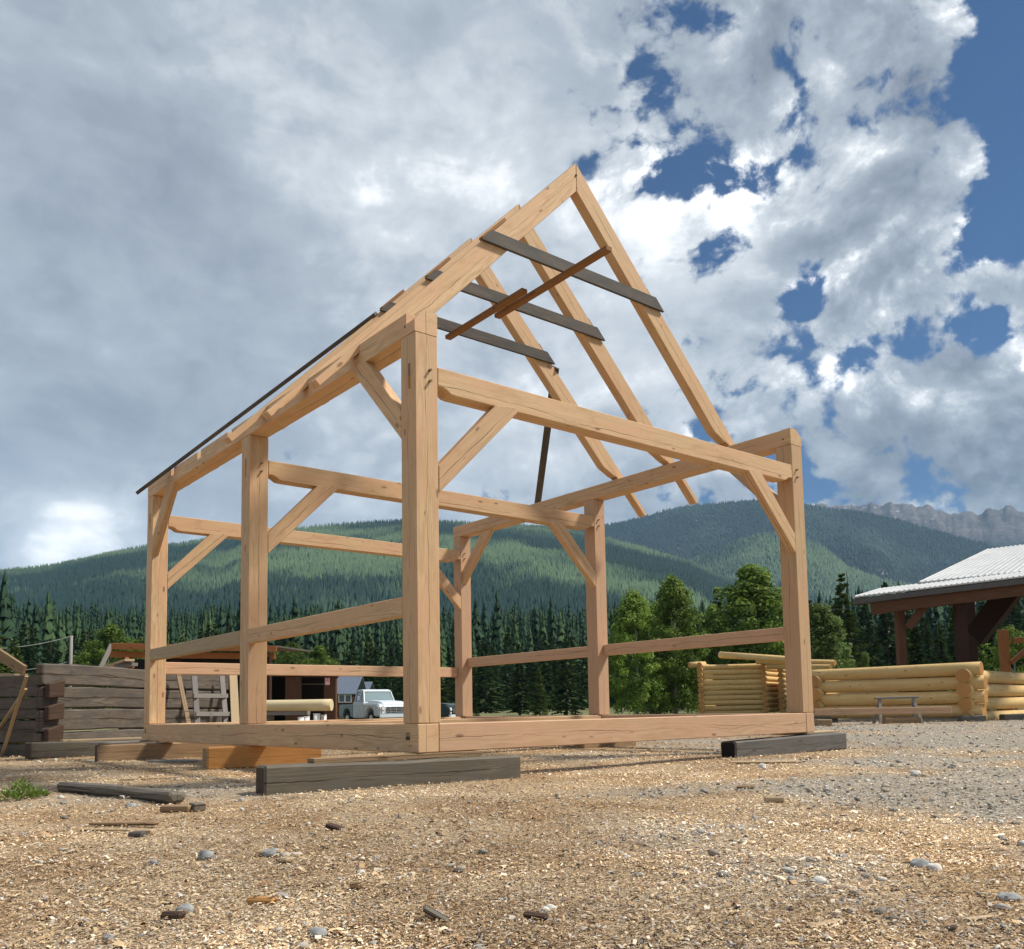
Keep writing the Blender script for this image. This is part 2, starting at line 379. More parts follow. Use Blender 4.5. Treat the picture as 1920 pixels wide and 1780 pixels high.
# plates with the pockets cut for the rafter tails
def plate(side):
    pockets = [0.0] + list(RY) + [4.43, 5.56, 6.69]
    segs = []; y = 0.0
    for q in pockets:
        if q > y: segs.append((y, q, False))
        segs.append((q, q+.145, True)); y = q+.145
    segs.append((y, L, False))
    bm = bmesh.new(); wd = S; h = HT-HB
    for a, b, cut in segs:
        if cut: prof = [(0, 0), (wd, 0), (wd, h), (.115, h), (.0, h-.112)]
        else:
            c = .007; prof = [(c, 0), (wd-c, 0), (wd, c), (wd, h-c), (wd-c, h), (c, h), (0, h-c), (0, c)]
        v0 = [bm.verts.new((a-L/2, p-wd/2, q-h/2)) for p, q in prof]; v1 = [bm.verts.new((b-L/2, p-wd/2, q-h/2)) for p, q in prof]
        bm.faces.new(v0); bm.faces.new(v1[::-1]); n = len(prof)
        for i in range(n): bm.faces.new((v0[i], v1[i], v1[(i+1) % n], v0[(i+1) % n]))
    bmesh.ops.recalc_face_normals(bm, faces=bm.faces)
    me = bpy.data.meshes.new('plate'); bm.to_mesh(me); bm.free()
    if side < 0:   # local x -> world y, local y (outer=0 .. inner) -> world +x ; keep handedness by mirroring
        mw = Matrix(((0, 1, 0, wd/2), (1, 0, 0, L/2), (0, 0, 1, (HT+HB)/2), (0, 0, 0, 1)))
    else:
        mw = Matrix(((0, -1, 0, W-wd/2), (1, 0, 0, L/2), (0, 0, 1, (HT+HB)/2), (0, 0, 0, 1)))
    if side < 0:   # bake the mirror into the mesh
        me.transform(Matrix.Diagonal((1, -1, 1, 1))); me.flip_normals()
        mw = Matrix(((0, -1, 0, wd/2), (1, 0, 0, L/2), (0, 0, 1, (HT+HB)/2), (0, 0, 0, 1)))
    return link('plate', me, fir, FR, mw)
plates = [plate(-1), plate(1)]
# tie beams with the raised bearing at each end
TT, TB = 3.322, 3.085
def tie(y):
    a, b = S+.002, W-S-.002; pr = [(a, TB+.055), (a+.05, TB+.055), (a+.09, TB+.045), (a+.15, TB+.006), (a+.2, TB), (b-.2, TB), (b-.15, TB+.006), (b-.09, TB+.045), (b-.05, TB+.055), (b, TB+.055), (b, TT), (a, TT)]
    return prism('tie_beam', pr, .19, (0, y+.001, 0), (1, 0, 0), (0, 0, 1), fir, FR)
ties = [tie(0), tie(YB), tie(L-S)]
# braces
def brace(y0, corner, hz, zb, axis, mat, th=.11):
    """knee brace: corner = face of the post, hz = +1/-1 direction away from it, zb = underside of the beam"""
    o, i = .965, .705
    pr = [(0, zb-o), (hz*(o+.012), zb+.012), (hz*(o-.03), zb+.04), (hz*(i-.02), zb+.016), (0, zb-i)]
    if axis == 'x': 
        # slope aligned grain
        xa = Vector((hz, 0, 1)).normalized(); za = Vector((-hz, 0, 1)).normalized(); org = Vector((corner, y0, 0))
        P3 = [Vector((corner+s, y0, t)) for s, t in pr]
        if za.cross(xa).y < 0: org.y = y0+th; P3 = [Vector((p.x, y0+th, p.z)) for p in P3]
    else:
        xa = Vector((0, hz, 1)).normalized(); za = Vector((0, -hz, 1)).normalized(); org = Vector((y0, corner, 0))
        P3 = [Vector((y0, corner+s, t)) for s, t in pr]
        if za.cross(xa).x < 0: org.x = y0+th; P3 = [Vector((y0+th, p.y, p.z)) for p in P3]
    pf = [((p-org).dot(xa), (p-org).dot(za)) for p in P3]
    return prism('brace', pf, th, org, xa, za, mat, FR)
for y in (0, YB, L-S):
    brace(y-.0025 if y == 0 else y-.002, S, 1, TB, 'x', fir); brace(y-.0025 if y == 0 else y-.002, W-S, -1, TB, 'x', fir)
brace(-.0025, S, 1, HB, 'y', fir); brace(-.0025, L-S, -1, HB, 'y', fir)
brace(W-.215, S, 1, HB, 'y', fir); brace(W-.215, L-S, -1, HB, 'y', fir)
# girts
box('girt', -.002, .10, S+.002, YB-.002, .985, 1.165, fir, FR, axis=1); box('girt', -.002, .10, YB+S+.002, L-S-.002, .985, 1.165, M['board'], FR, axis=1)
box('girt', W-.115, W+.002, S+.002, YB-.002, .985, 1.165, pinkf, FR, axis=1); box('girt', W-.115, W+.002, YB+S+.002, L-S-.002, .985, 1.165, pinkf, FR, axis=1)
box('girt', S+.002, W-S-.002, L-.12, L+.002, .785, .975, pinkf, FR)
# pegs, wedged tenons, peg holes
def peg(parent, x, y, z, ax=1):
    if ax == 1: return rod('peg', (x, y-.035, z), (x, y+.02, z), .0125, M['beam_brown'], parent, seg=10)
    return rod('peg', (x-.03, y, z), (x+.02, y, z), .0125, M['beam_brown'], parent, seg=10)
for k, (x, y, mt) in enumerate(POST):
    px_ = x+.155 if x < 1 else x+.09
    for z in (3.265, 3.16): peg(posts[k], px_, y, z)
def inset(name, x, y, z0, z1, wd, parent, mat):
    return box(name, x-.003, x+.004, y-wd/2, y+wd/2, z0, z1, mat, parent, c=.001, axis=2)
for k, y in ((0, .10), (1, YB+.11), (2, L-S+.11)):
    inset('mortise', 0, y, 3.21, 3.33, .04, posts[k], M['beam_brown']); inset('tenon_end', 0, y, 3.09, 3.207, .04, posts[k], M['beam_orange'])
for x, y in ((0, .17), (0, YB+.07), (0, YB+.19), (W-S, .12), (0, L-.12)):
    nm = plates[0] if x == 0 else plates[1]
    rod('peg_hole', (x-.0012, y, 3.705), (x+.006, y, 3.705), .0125, M['hole'], nm, seg=10)
inset('tenon_end', 0, .165, -.145, -.075, .07, FR, M['beam_brown']); inset('tenon_end', 0, L-.1, -.14, -.07, .05, FR, M['beam_brown'])

# rafters
def top(x): return ZR-SL*abs(x-XC)
def rafter(y, side):
    X = lambda u: XC+side*u                     # u = distance from the ridge
    T = lambda u: ZR-SL*u
    ns = [(2.545, T(2.545)-RD), (2.60, T(2.6)-RD+.012), (2.66, T(2.66)-RD+.05), (2.73, T(2.73)-.285), (2.80, T(2.80)-.245), (2.865, T(2.865)-.20)]
    ue = 3.5675
    pr = [(.0015, T(0)), (ue, T(ue))]
    pr += [(ue-.052, T(ue)-.05), (3.12, T(3.12)-.104), (3.04, T(3.04)-.104)]
    pr += [(2.865, T(2.865)-.196)] + ns[::-1][1:] + [(.0015, T(0)-RD)]
    pr = [(X(u), z) for u, z in pr]
    xa = Vector((side, 0, -SL)).normalized(); za = Vector((side*SL, 0, 1)).normalized()
    ya = za.cross(xa)
    oy = y if ya.y > 0 else y+.14
    org = Vector((XC, oy, ZR))
    pf = [((Vector((a, oy, b))-org).dot(xa), (Vector((a, oy, b))-org).dot(za)) for a, b in pr]
    return prism('rafter', pf, .14, org, xa, za, fir, FR, bev=.006)
rafs = [(rafter(y, -1), rafter(y, 1)) for y in RY]
for k, y in enumerate(RY):
    rod('peg', (XC-.01, y-.012, ZR-.17), (XC-.01, y+.02, ZR-.17), .013, M['hole'], rafs[k][0], seg=8)
# dark collar planks nailed across each pair, cut along the roof slope
for k, y in enumerate(RY):
    zt, zb = (5.60, 5.44) if k else (5.61, 5.45)
    ex = .035
    def xr(z, s): return XC+s*((ZR-z)/SL+ex)
    pr = [(xr(zb, -1), zb), (xr(zb, 1), zb), (xr(zt, 1), zt), (xr(zt, -1), zt)]
    prism('collar_plank', pr, .04, (0, y-.042, 0), (1, 0, 0), (0, 0, 1), M['plank_dark'], FR, bev=.004)
    for s in (-1, 1):                            # short cleat on top of the rafter behind the plank end
        u0, u1 = (ZR-5.50)/SL, (ZR-5.50)/SL-(.20 if s > 0 else .34)
        off = Vector((s*SL, 0, 1)).normalized()*.022
        a = Vector((XC+s*u0, y+.06, ZR-SL*u0))+off; b = Vector((XC+s*u1, y+.06, ZR-SL*u1))+off
        timber('cleat', a, b, .07, .035, M['plank_brown'], FR, up=(s*SL, 0, 1), c=.003)
# two loose planks along the ridge line, under the collars
timber('stay_plank', (2.80, .22, 5.418), (2.86, 2.43, 5.418), .09, .055, M['plank_brown'], FR, c=.003)
timber('stay_plank', (2.72, 3.40, 5.416), (2.68, 1.62, 5.416), .09, .055, M['plank_brown'], FR, c=.003)
# dark wind bracing planks on the two slopes, from the last pair to the far corners
def onroof(x, y, off=.024): return Vector((x, y, ZR-SL*abs(x-XC)+off))
timber('wind_brace', onroof(-.32, 7.35), onroof(1.50, 3.30), .12, .05, M['plank_dark'], FR, up=(-SL, 0, 1), c=.003)
timber('wind_brace', onroof(6.30, 5.75), onroof(4.66, 3.28), .12, .035, M['plank_dark'], FR, up=(SL, 0, 1), c=.003)

# ------------------------------------------------------------------ cribbing under the frame
def beam(name, label, cat, a, b, w, h, mat, group=None, c=.018, warp=.007, ends=None, up=(0, 0, 1)):
    o = timber(name, a, b, w, h, mat, None, up, c, warp, ends=ends); tag(o, label, cat, group); return o
GR = 'beams the frame is blocked up on'
g = GZ
beam('cribbing_beam', 'long weathered grey beam under the near corner of the timber frame', 'beam', (-1.40, .12, g+.10), (.99, -.12, g+.08), .24, .25, M['beam_grey'], GR, ends=M['old_end'])
beam('shim_plank', 'brown plank lying on the long grey beam under the near frame corner', 'plank', (-.95, .16, -.283), (.68, .03, -.285), .15, .045, M['beam_brown'], GR, c=.004, warp=0)
beam('cribbing_beam', 'charcoal grey beam under the right corner of the timber frame', 'beam', (4.50, .11, g+.095), (6.88, .06, g+.12), .24, .225, M['beam_dark'], GR, ends=M['black'])
beam('shim_board', 'thin pale board between the charcoal beam and the right frame corner', 'board', (5.75, .25, -.275), (6.95, .22, -.268), .26, .022, M['board'], GR, c=.003, warp=0)
beam('cribbing_beam', 'orange brown beam under the middle of the left sill', 'beam', (-.47, 3.95, g+.12), (.92, 3.78, g+.12), .26, .27, M['beam_orange'], GR, ends=M['beam_brown'])
beam('cribbing_beam', 'dull brown beam under the far left corner of the timber frame', 'beam', (-.82, 7.40, g+.11), (1.4, 7.15, g+.11), .26, .265, M['beam_brown'], GR, ends=M['old_end'])
beam('cribbing_beam', 'short brown block under the far right sill of the frame', 'beam', (5.40, 3.75, g+.12), (6.55, 3.70, g+.12), .25, .27, M['beam_brown'], GR)
beam('cribbing_beam', 'brown block beneath the far back corner of the frame', 'beam', (5.3, 7.6, g+.12), (6.5, 7.55, g+.12), .25, .27, M['beam_brown'], GR)
# ------------------------------------------------------------------ noise for terrain and scatter
_tab = np.random.default_rng(3).random((256, 256))
def vnoise(x, y):
    xi = np.floor(x).astype(int); yi = np.floor(y).astype(int); fx = x-xi; fy = y-yi
    fx = fx*fx*(3-2*fx); fy = fy*fy*(3-2*fy)
    a = _tab[xi & 255, yi & 255]; b_ = _tab[(xi+1) & 255, yi & 255]; c = _tab[xi & 255, (yi+1) & 255]; d = _tab[(xi+1) & 255, (yi+1) & 255]
    return a+(b_-a)*fx+(c-a)*fy+(a-b_-c+d)*fx*fy
def fbm(x, y, o=4, r=.5):
    s = 0; a = 1; t = 0
    for i in range(o):
        s = s+a*vnoise(x*2**i+i*17.3, y*2**i+i*9.1); t += a; a *= r
    return s/t
def sst(x, a, b_):
    u = np.clip((x-a)/(b_-a), 0, 1); return u*u*(3-2*u)
AZ0 = YAW                                      # heading of the lens; azimuths below are measured to its right
def az_of(px):
    r0 = ray(px, 1335.0); return YAW-math.atan2(r0[1], r0[0])
def xy(az, r): return EYE[0]+r*np.cos(YAW-az), EYE[1]+r*np.sin(YAW-az)
def elev_profile(pts):
    """silhouette given as photo columns and rows -> height above the eye per metre of distance, against azimuth"""
    A = []; Tn = []
    for px, py in pts:
        d = ray(px, py); h = math.hypot(d[0], d[1]); A.append(YAW-math.atan2(d[1], d[0])); Tn.append(d[2]/h)
    return lambda az: np.interp(az, A, Tn)

# ------------------------------------------------------------------ yard
def ground_h(x, y):
    r = np.hypot(x-EYE[0], y-EYE[1])
    h = (fbm(x*.35+5, y*.35+2, 4)-.5)*.10*np.clip((r-1)/4, 0, 1)
    h = h+(fbm(x*2.3, y*2.3, 4)-.5)*.055
    far = sst(r, 90, 420); az = YAW-np.arctan2(y-EYE[1], x-EYE[0]); az = (az+math.pi) % (2*math.pi)-math.pi
    h = h+far*(r-90)*.086*np.clip(1-np.abs(az)*.05, 0, 1)
    # low grassy bank behind the back sill
    bx, by = 66., 84.
    h = h+.55*np.exp(-(((x-bx)*.78+(y-by)*.62)/40)**2-(((x-bx)*-.62+(y-by)*.78)/30)**2)
    # keep it level where the beams lie
    lv = np.exp(-(((x-3)/5.0)**4+((y-3.6)/6)**4)); h = h*(1-.75*lv)
    return GZ+h
def gravel_mask(x, y):
    n = fbm(x*.55+31, y*.55+7, 4); 
    r = np.hypot(x-EYE[0], y-EYE[1]); az = (YAW-np.arctan2(y-EYE[1], x-EYE[0])+math.pi) % (2*math.pi)-math.pi
    side = sst(az, -.10, .42)                   # greyer to the right
    m = sst(n+.24*side-.10, .42, .70)*sst(side+.3, .3, .75)
    road = .75*sst(az, .24, .55)*sst(r, 9.5, 15)    # grey track on the right
    dust = np.exp(-(((x+1.9)/1.1)**2+((y-.9)/.8)**2))*.9   # pale dusty patch by the near beam
    return np.clip(m*sst(r, 50, 20)+road+dust+sst(r, 25, 60)*.5, 0, 1)
def polar_grid(az, r):
    A, R = np.meshgrid(az, r, indexing='ij'); X, Y = xy(A, R); n, m_ = len(az), len(r)
    i = np.arange(n*m_).reshape(n, m_)
    f = np.stack([i[:-1, :-1], i[:-1, 1:], i[1:, 1:], i[1:, :-1]], -1).reshape(-1, 4)
    return A, R, X, Y, f
azs = np.concatenate([np.arange(-math.pi, -.75, .03), np.arange(-.75, .75, .0030), np.arange(.75, math.pi+.03, .03)])
azs[-1] = math.pi
rs = np.concatenate([[.02], np.geomspace(.3, 12, 230), np.geomspace(12.2, 700, 120)])
A_, R0, X_, Y_, f_ = polar_grid(azs, rs)
Z_ = ground_h(X_, Y_)
gm = gravel_mask(X_, Y_)
grass = sst(R0, 30, 60)*.8
me = np_mesh('ground', np.stack([X_, Y_, Z_], -1).reshape(-1, 3), f_, 4, True, np.stack([gm, grass, gm*0], -1).reshape(-1, 3))
m, t = newmat('yard_ground')
gcol = t.n('ShaderNodeAttribute', attribute_name='Col').outputs['Color']; gs = t.sep(gcol)
oc = t.n('ShaderNodeTexCoord').outputs['Object']
chipn = t.n('ShaderNodeTexVoronoi', {'Vector': t.v('MULTIPLY', t.v('ADD', oc, t.v('SCALE', t.noise(oc, 30, 2, .5, col=True), sc=.02)), (1, 1, .3)), 'Scale': 75.0})
cc = t.sep(chipn.outputs['Color'])
fine = t.noise(oc, 120, 4, .7)
patch = t.noise(oc, 1.3, 6, .62); patch2 = t.noise(t.v('ADD', oc, (9, 4, 0)), .35, 4, .6)
chipc = t.ramp(t.m('ADD', t.m('MULTIPLY', cc[0], .75), t.m('MULTIPLY', fine, .4)), [(.1, (.13, .092, .058)), (.35, (.265, .195, .122)), (.6, (.41, .32, .21)), (.85, (.53, .425, .29)), (1., (.64, .54, .40))])
chipc = t.mix(t.mr(patch, .42, .62), chipc, t.mix(1.0, chipc, (.68, .58, .48), 'MULTIPLY'))
chipc = t.mix(t.mr(patch2, .45, .65, 0, .55), chipc, t.mix(1.0, chipc, (1.25, 1.02, .72), 'MULTIPLY'))
peb = t.n('ShaderNodeTexVoronoi', {'Vector': oc, 'Scale': 55.0}); pc = t.sep(peb.outputs['Color'])
grav = t.ramp(t.m('ADD', t.m('MULTIPLY', pc[0], .8), t.m('MULTIPLY', fine, .3)), [(.1, (.16, .137, .105)), (.45, (.28, .243, .19)), (.75, (.39, .345, .28)), (1., (.54, .49, .41))])
col = t.mix(gs[0], chipc, grav)
gr_n = t.noise(oc, .5, 6, .65)
grc = t.ramp(gr_n, [(.3, (.055, .085, .025)), (.5, (.12, .15, .05)), (.7, (.22, .21, .11))])
col = t.mix(gs[1], col, grc)
hh = t.m('ADD', t.m('MULTIPLY', cc[1], .8), t.m('MULTIPLY', fine, .6))
finish(m, t, col, .9, hh, .8, .012, spec=.15)
link('ground', me, m); tag(bpy.data.objects['ground'], kind='structure')

# ------------------------------------------------------------------ shavings, chips and gravel lying on the yard (nobody could count them)
def rot_basis(n, tilt):
    yaw = rng.uniform(0, 2*np.pi, n); tx = rng.normal(0, tilt, n); ty = rng.normal(0, tilt, n)
    u = np.stack([np.cos(yaw), np.sin(yaw), tx], -1); u /= np.linalg.norm(u, axis=1, keepdims=True)
    v = np.stack([-np.sin(yaw), np.cos(yaw), ty], -1); v /= np.linalg.norm(v, axis=1, keepdims=True)
    return u, v, np.cross(u, v)
def scatter_polar(n, r0, r1, pw, azw=.80):
    q = rng.random(n)
    if abs(pw-1) < 1e-6: r = r0*(r1/r0)**q
    else: r = (r0**(1-pw)+q*(r1**(1-pw)-r0**(1-pw)))**(1/(1-pw))
    az = rng.uniform(-azw, azw, n); x, y = xy(az, r); return x, y, r
pal = np.array([[1.58, 1.60, 1.70]])*np.array([[.60, .46, .28], [.50, .36, .19], [.70, .58, .40], [.38, .25, .13], [.26, .155, .08], [.13, .08, .045], [.44, .38, .30], [.30, .27, .24], [.78, .70, .56], [.05, .035, .025]])
NCH = 560000
x, y, r = scatter_polar(NCH, 1.7, 34, 1.25)
gmv = gravel_mask(x, y)
keep = rng.random(NCH) > gmv*.42; x, y, r, gmv = x[keep], y[keep], r[keep], gmv[keep]; n = len(x)
pn = fbm(x*1.3+50, y*1.3+11, 4); pn2 = fbm(x*.45+3, y*.45+77, 3)
bright = np.clip((pn-.5)*4.2+(pn2-.5)*4.5+.40, 0, 1)
azv = (YAW-np.arctan2(y-EYE[1], x-EYE[0])+math.pi) % (2*math.pi)-math.pi
bright = np.clip(bright+.25*sst(azv, .1, -.5), 0, 1)
pa = np.array([.22, .24, .12, .18, .09, .03, .05, .02, .04, .01]); pb = np.array([.11, .16, .05, .22, .21, .09, .10, .04, .01, .02]); pc_ = np.array([.06, .07, .07, .12, .10, .08, .20, .20, .05, .05])
cum = np.cumsum(pa[None]*bright[:, None]*(1-gmv[:, None])+pb[None]*(1-bright[:, None])*(1-gmv[:, None])+pc_[None]*gmv[:, None], 1)
ci = (rng.random(n)[:, None]*cum[:, -1:] > cum).sum(1).clip(0, 9)
colr = pal[ci]*rng.uniform(.85, 1.15, (n, 1))*(.62+.36*bright[:, None])
ln = np.exp(rng.normal(math.log(.0066), .50, n))*(1+r*.115); wd = ln*rng.uniform(.14, .55, n)
u, v, nn = rot_basis(n, .17)
z = ground_h(x, y)+.002+rng.random(n)**2*.010*(1+r*.05)
c0 = np.stack([x, y, z], -1); bend = (rng.random(n)*.28)[:, None]*ln[:, None]
tk = np.minimum(wd*.3, .004)[:, None]
P0 = c0-u*ln[:, None]/2-v*wd[:, None]/2; P1 = c0-u*ln[:, None]/2*.9+v*wd[:, None]/2*.7
P2 = c0+v*wd[:, None]/2+nn*bend; P3 = c0-v*wd[:, None]/2*.8+nn*bend; P4 = c0+u*ln[:, None]/2+v*wd[:, None]/2*.5; P5 = c0+u*ln[:, None]/2*.8-v*wd[:, None]/2
dn = np.array([0, 0, 1.])*tk
Vv = np.stack([P0, P1, P2, P3, P4, P5], 1); ix = (np.arange(n)*6)[:, None, None]
Fc = (np.array([[0, 3, 2, 1], [3, 5, 4, 2]])[None]+ix).reshape(-1, 4)
m, t = newmat('wood_chips'); ca = t.n('ShaderNodeAttribute', attribute_name='Col').outputs['Color']
finish(m, t, ca, .8, spec=.2)
link('wood_chips', np_mesh('wood_chips', Vv.reshape(-1, 3), Fc, 4, False, np.repeat(colr, 6, 0)), m)
tag(bpy.data.objects['wood_chips'], 'loose tan and brown wood shavings and bark chips strewn over the yard', 'wood chips', kind='stuff')
# pebbles
ico = [(0, 0, 1), (.894, 0, .447), (.276, .851, .447), (-.724, .526, .447), (-.724, -.526, .447), (.276, -.851, .447), (.724, .526, -.447), (-.276, .851, -.447), (-.894, 0, -.447), (-.276, -.851, -.447), (.724, -.526, -.447), (0, 0, -1)]
icof = [(0, 1, 2), (0, 2, 3), (0, 3, 4), (0, 4, 5), (0, 5, 1), (1, 6, 2), (2, 7, 3), (3, 8, 4), (4, 9, 5), (5, 10, 1), (2, 6, 7), (3, 7, 8), (4, 8, 9), (5, 9, 10), (1, 10, 6), (11, 7, 6), (11, 8, 7), (11, 9, 8), (11, 10, 9), (11, 6, 10)]
NP = 30000
x, y, r = scatter_polar(NP, 1.7, 45, 1.25)
gmv = gravel_mask(x, y); keep = rng.random(NP) < .10+gmv*.9; x, y, r, gmv = x[keep], y[keep], r[keep], gmv[keep]; n = len(x)
sz = np.exp(rng.normal(math.log(.0052), .55, n))*(1+r*.08); sz = np.minimum(sz, .022+.0015*r)
iv = np.array(ico); u, v, nn = rot_basis(n, .25)
jit = rng.uniform(.75, 1.2, (n, 12, 1))
sc3 = np.stack([sz*rng.uniform(.9, 1.6, n), sz*rng.uniform(.7, 1.1, n), sz*rng.uniform(.35, .7, n)], -1)
Pv = (iv[None]*jit)*sc3[:, None]
Vv = np.stack([x, y, ground_h(x, y)+.3*sz], -1)[:, None]+Pv[..., :1]*u[:, None]+Pv[..., 1:2]*v[:, None]+Pv[..., 2:]*nn[:, None]
Ff = (np.array(icof)[None]+(np.arange(n)*12)[:, None, None]).reshape(-1, 3)
pg = np.array([[.40, .37, .32], [.30, .29, .265], [.52, .49, .43], [.21, .195, .17], [.36, .30, .235], [.60, .57, .51]])
cl = pg[rng.integers(0, 6, n)]*rng.uniform(.7, 1.15, (n, 1))
m, t = newmat('pebbles'); ca = t.n('ShaderNodeAttribute', attribute_name='Col').outputs['Color']; finish(m, t, ca, .75, spec=.3)
link('gravel', np_mesh('gravel', Vv.reshape(-1, 3), Ff, 3, True, np.repeat(cl, 12, 0)), m)
tag(bpy.data.objects['gravel'], 'small grey and white pebbles scattered among the chips', 'gravel', kind='stuff')

# ------------------------------------------------------------------ hills
def hill(name, prof, r0, r1, r2, azr, naz, nr, mat, rough=.04, zb=-2., seed=0., power=1.0, jag=0.):
    az = np.linspace(azr[0], azr[1], naz); rr_ = np.concatenate([np.linspace(r0, r1, nr), np.linspace(r1, r2, 8)[1:]])
    A, R, X, Y, f = polar_grid(az, rr_)
    def height(A, R, X, Y):
        top_ = prof(A)*r1+EYE[2]
        u_ = np.clip((R-r0)/(r1-r0), 0, 1)
        sh = u_**power*(1.0-.0*u_)
        n1_ = fbm(X/420+seed, Y/420+seed*2, 5)-.5
        gul = np.abs(fbm(A*11+seed*3+.25*fbm(A*7, R/500, 3), R/1400+seed, 4)-.5)*3.2-.35
        h = zb+(top_-zb)*sh+(n1_*1.6+gul*.9)*rough*(top_-zb)*4*u_*(1-u_)
        if jag: h = h+jag*(np.abs(fbm(A*55+seed, R/300, 4)-.5)*2-.15)*(top_-zb)*sst(u_, .35, 1.)*(1-.0*u_)
        back = np.clip((R-r1)/(r2-r1), 0, 1)
        return h-(top_-zb)*.45*back
    Z = height(A, R, X, Y)
    o = link(name, np_mesh(name, np.stack([X, Y, Z], -1).reshape(-1, 3), f, 4, True), mat); tag(o, kind='structure')
    return height
def hillmat(name, c0, c1, c2, sc=.004, patch=None):
    m, t = newmat(name); oc = t.n('ShaderNodeTexCoord').outputs['Object']
    n_ = t.noise(oc, sc, 8, .6); n2 = t.noise(t.v('MULTIPLY', oc, (1, 1, 3)), sc*22, 5, .7)
    col = t.ramp(t.m('ADD', t.m('MULTIPLY', n_, .7), t.m('MULTIPLY', n2, .4)), [(.35, c0), (.55, c1), (.72, c2)])
    if patch:
        v_ = t.noise(t.v('ADD', oc, (700, 300, 0)), patch[0], 8, .72)
        s_ = t.sep(oc)
        col = t.mix(t.mr(v_, patch[1], patch[1]+.03), col, patch[2])
    return finish(m, t, col, .95, n2, .8, 6.0, spec=.05)
HM1 = hillmat('near_hill_cover', (.020, .044, .030), (.040, .072, .040), (.08, .12, .055), .0035)
HM2 = hillmat('far_hill_cover', (.015, .028, .017), (.026, .044, .02), (.045, .07, .026), .003, patch=(.006, .62, (.30, .28, .25, 1)))
pA = elev_profile([(-900, 1150), (-300, 1110), (0, 1078), (100, 1067), (200, 1045), (275, 1030), (340, 1026), (400, 1014), (520, 1000), (620, 989), (700, 984), (750, 981), (850, 984), (950, 989), (1050, 995), (1130, 1012), (1200, 1030), (1280, 1055), (1340, 1080), (1400, 1105), (1500, 1150), (1700, 1250), (2500, 1290)])
pB = elev_profile([(900, 1180), (1100, 1110), (1300, 1052), (1380, 1018), (1440, 1002), (1500, 1008), (1545, 1030), (1590, 1066), (1660, 1092), (1800, 1112), (2300, 1120), (2900, 1150)])
pC = elev_profile([(-200, 1150), (500, 1020), (800, 985), (950, 985), (1100, 985), (1150, 984), (1215, 968), (1260, 955), (1300, 948), (1350, 944), (1400, 940), (1430, 939), (1480, 942), (1520, 948), (1560, 956), (1620, 962), (1680, 975), (1740, 992), (1800, 1008), (1850, 1022), (1920, 1045), (2300, 1120), (2900, 1180)])
pD = elev_profile([(1300, 1040), (1480, 965), (1520, 948), (1550, 949), (1600, 946), (1640, 948), (1690, 943), (1720, 950), (1760, 957), (1800, 964), (1830, 966), (1858, 954), (1885, 956), (1920, 962), (2300, 990), (2900, 1100)])
a0, a1 = az_of(-250), az_of(2200)
hA = hill('near_hill', pA, 420, 1750, 2100, (a0-.2, a1), 420, 60, HM1, .05, seed=1.3)
hB = hill('middle_hill', pB, 1500, 2450, 2800, (az_of(850), a1+.1), 300, 50, HM1, .06, seed=5.1)
hC = hill('far_hill', pC, 2300, 3700, 4300, (az_of(300), a1+.1), 400, 60, HM2, .09, seed=8.7)
m, t = newmat('bare_rock'); oc = t.n('ShaderNodeTexCoord').outputs['Object']; s_ = t.sep(oc)
n_ = t.noise(oc, .011, 8, .7); n2 = t.noise(t.v('MULTIPLY', oc, (1, 1, 2.5)), .02, 8, .75)
col = t.ramp(n_, [(.35, (.09, .078, .075)), (.55, (.18, .155, .145)), (.7, (.26, .24, .225))])
col = t.mix(t.mr(t.m('ADD', n2, t.m('MULTIPLY', t.m('SUBTRACT', s_[2], 900), .0002)), .62, .66), col, (.62, .62, .66))
col = t.mix(t.mr(t.m('ADD', t.m('MULTIPLY', s_[2], -.0022), n_), -1.40, -1.25), col, (.04, .05, .035))
finish(m, t, col, .9, n2, 1.0, 18.0, spec=.1)
hD = hill('rocky_peaks', pD, 4000, 5400, 6000, (az_of(1350), a1+.2), 620, 90, m, .08, seed=3.3, jag=.05)

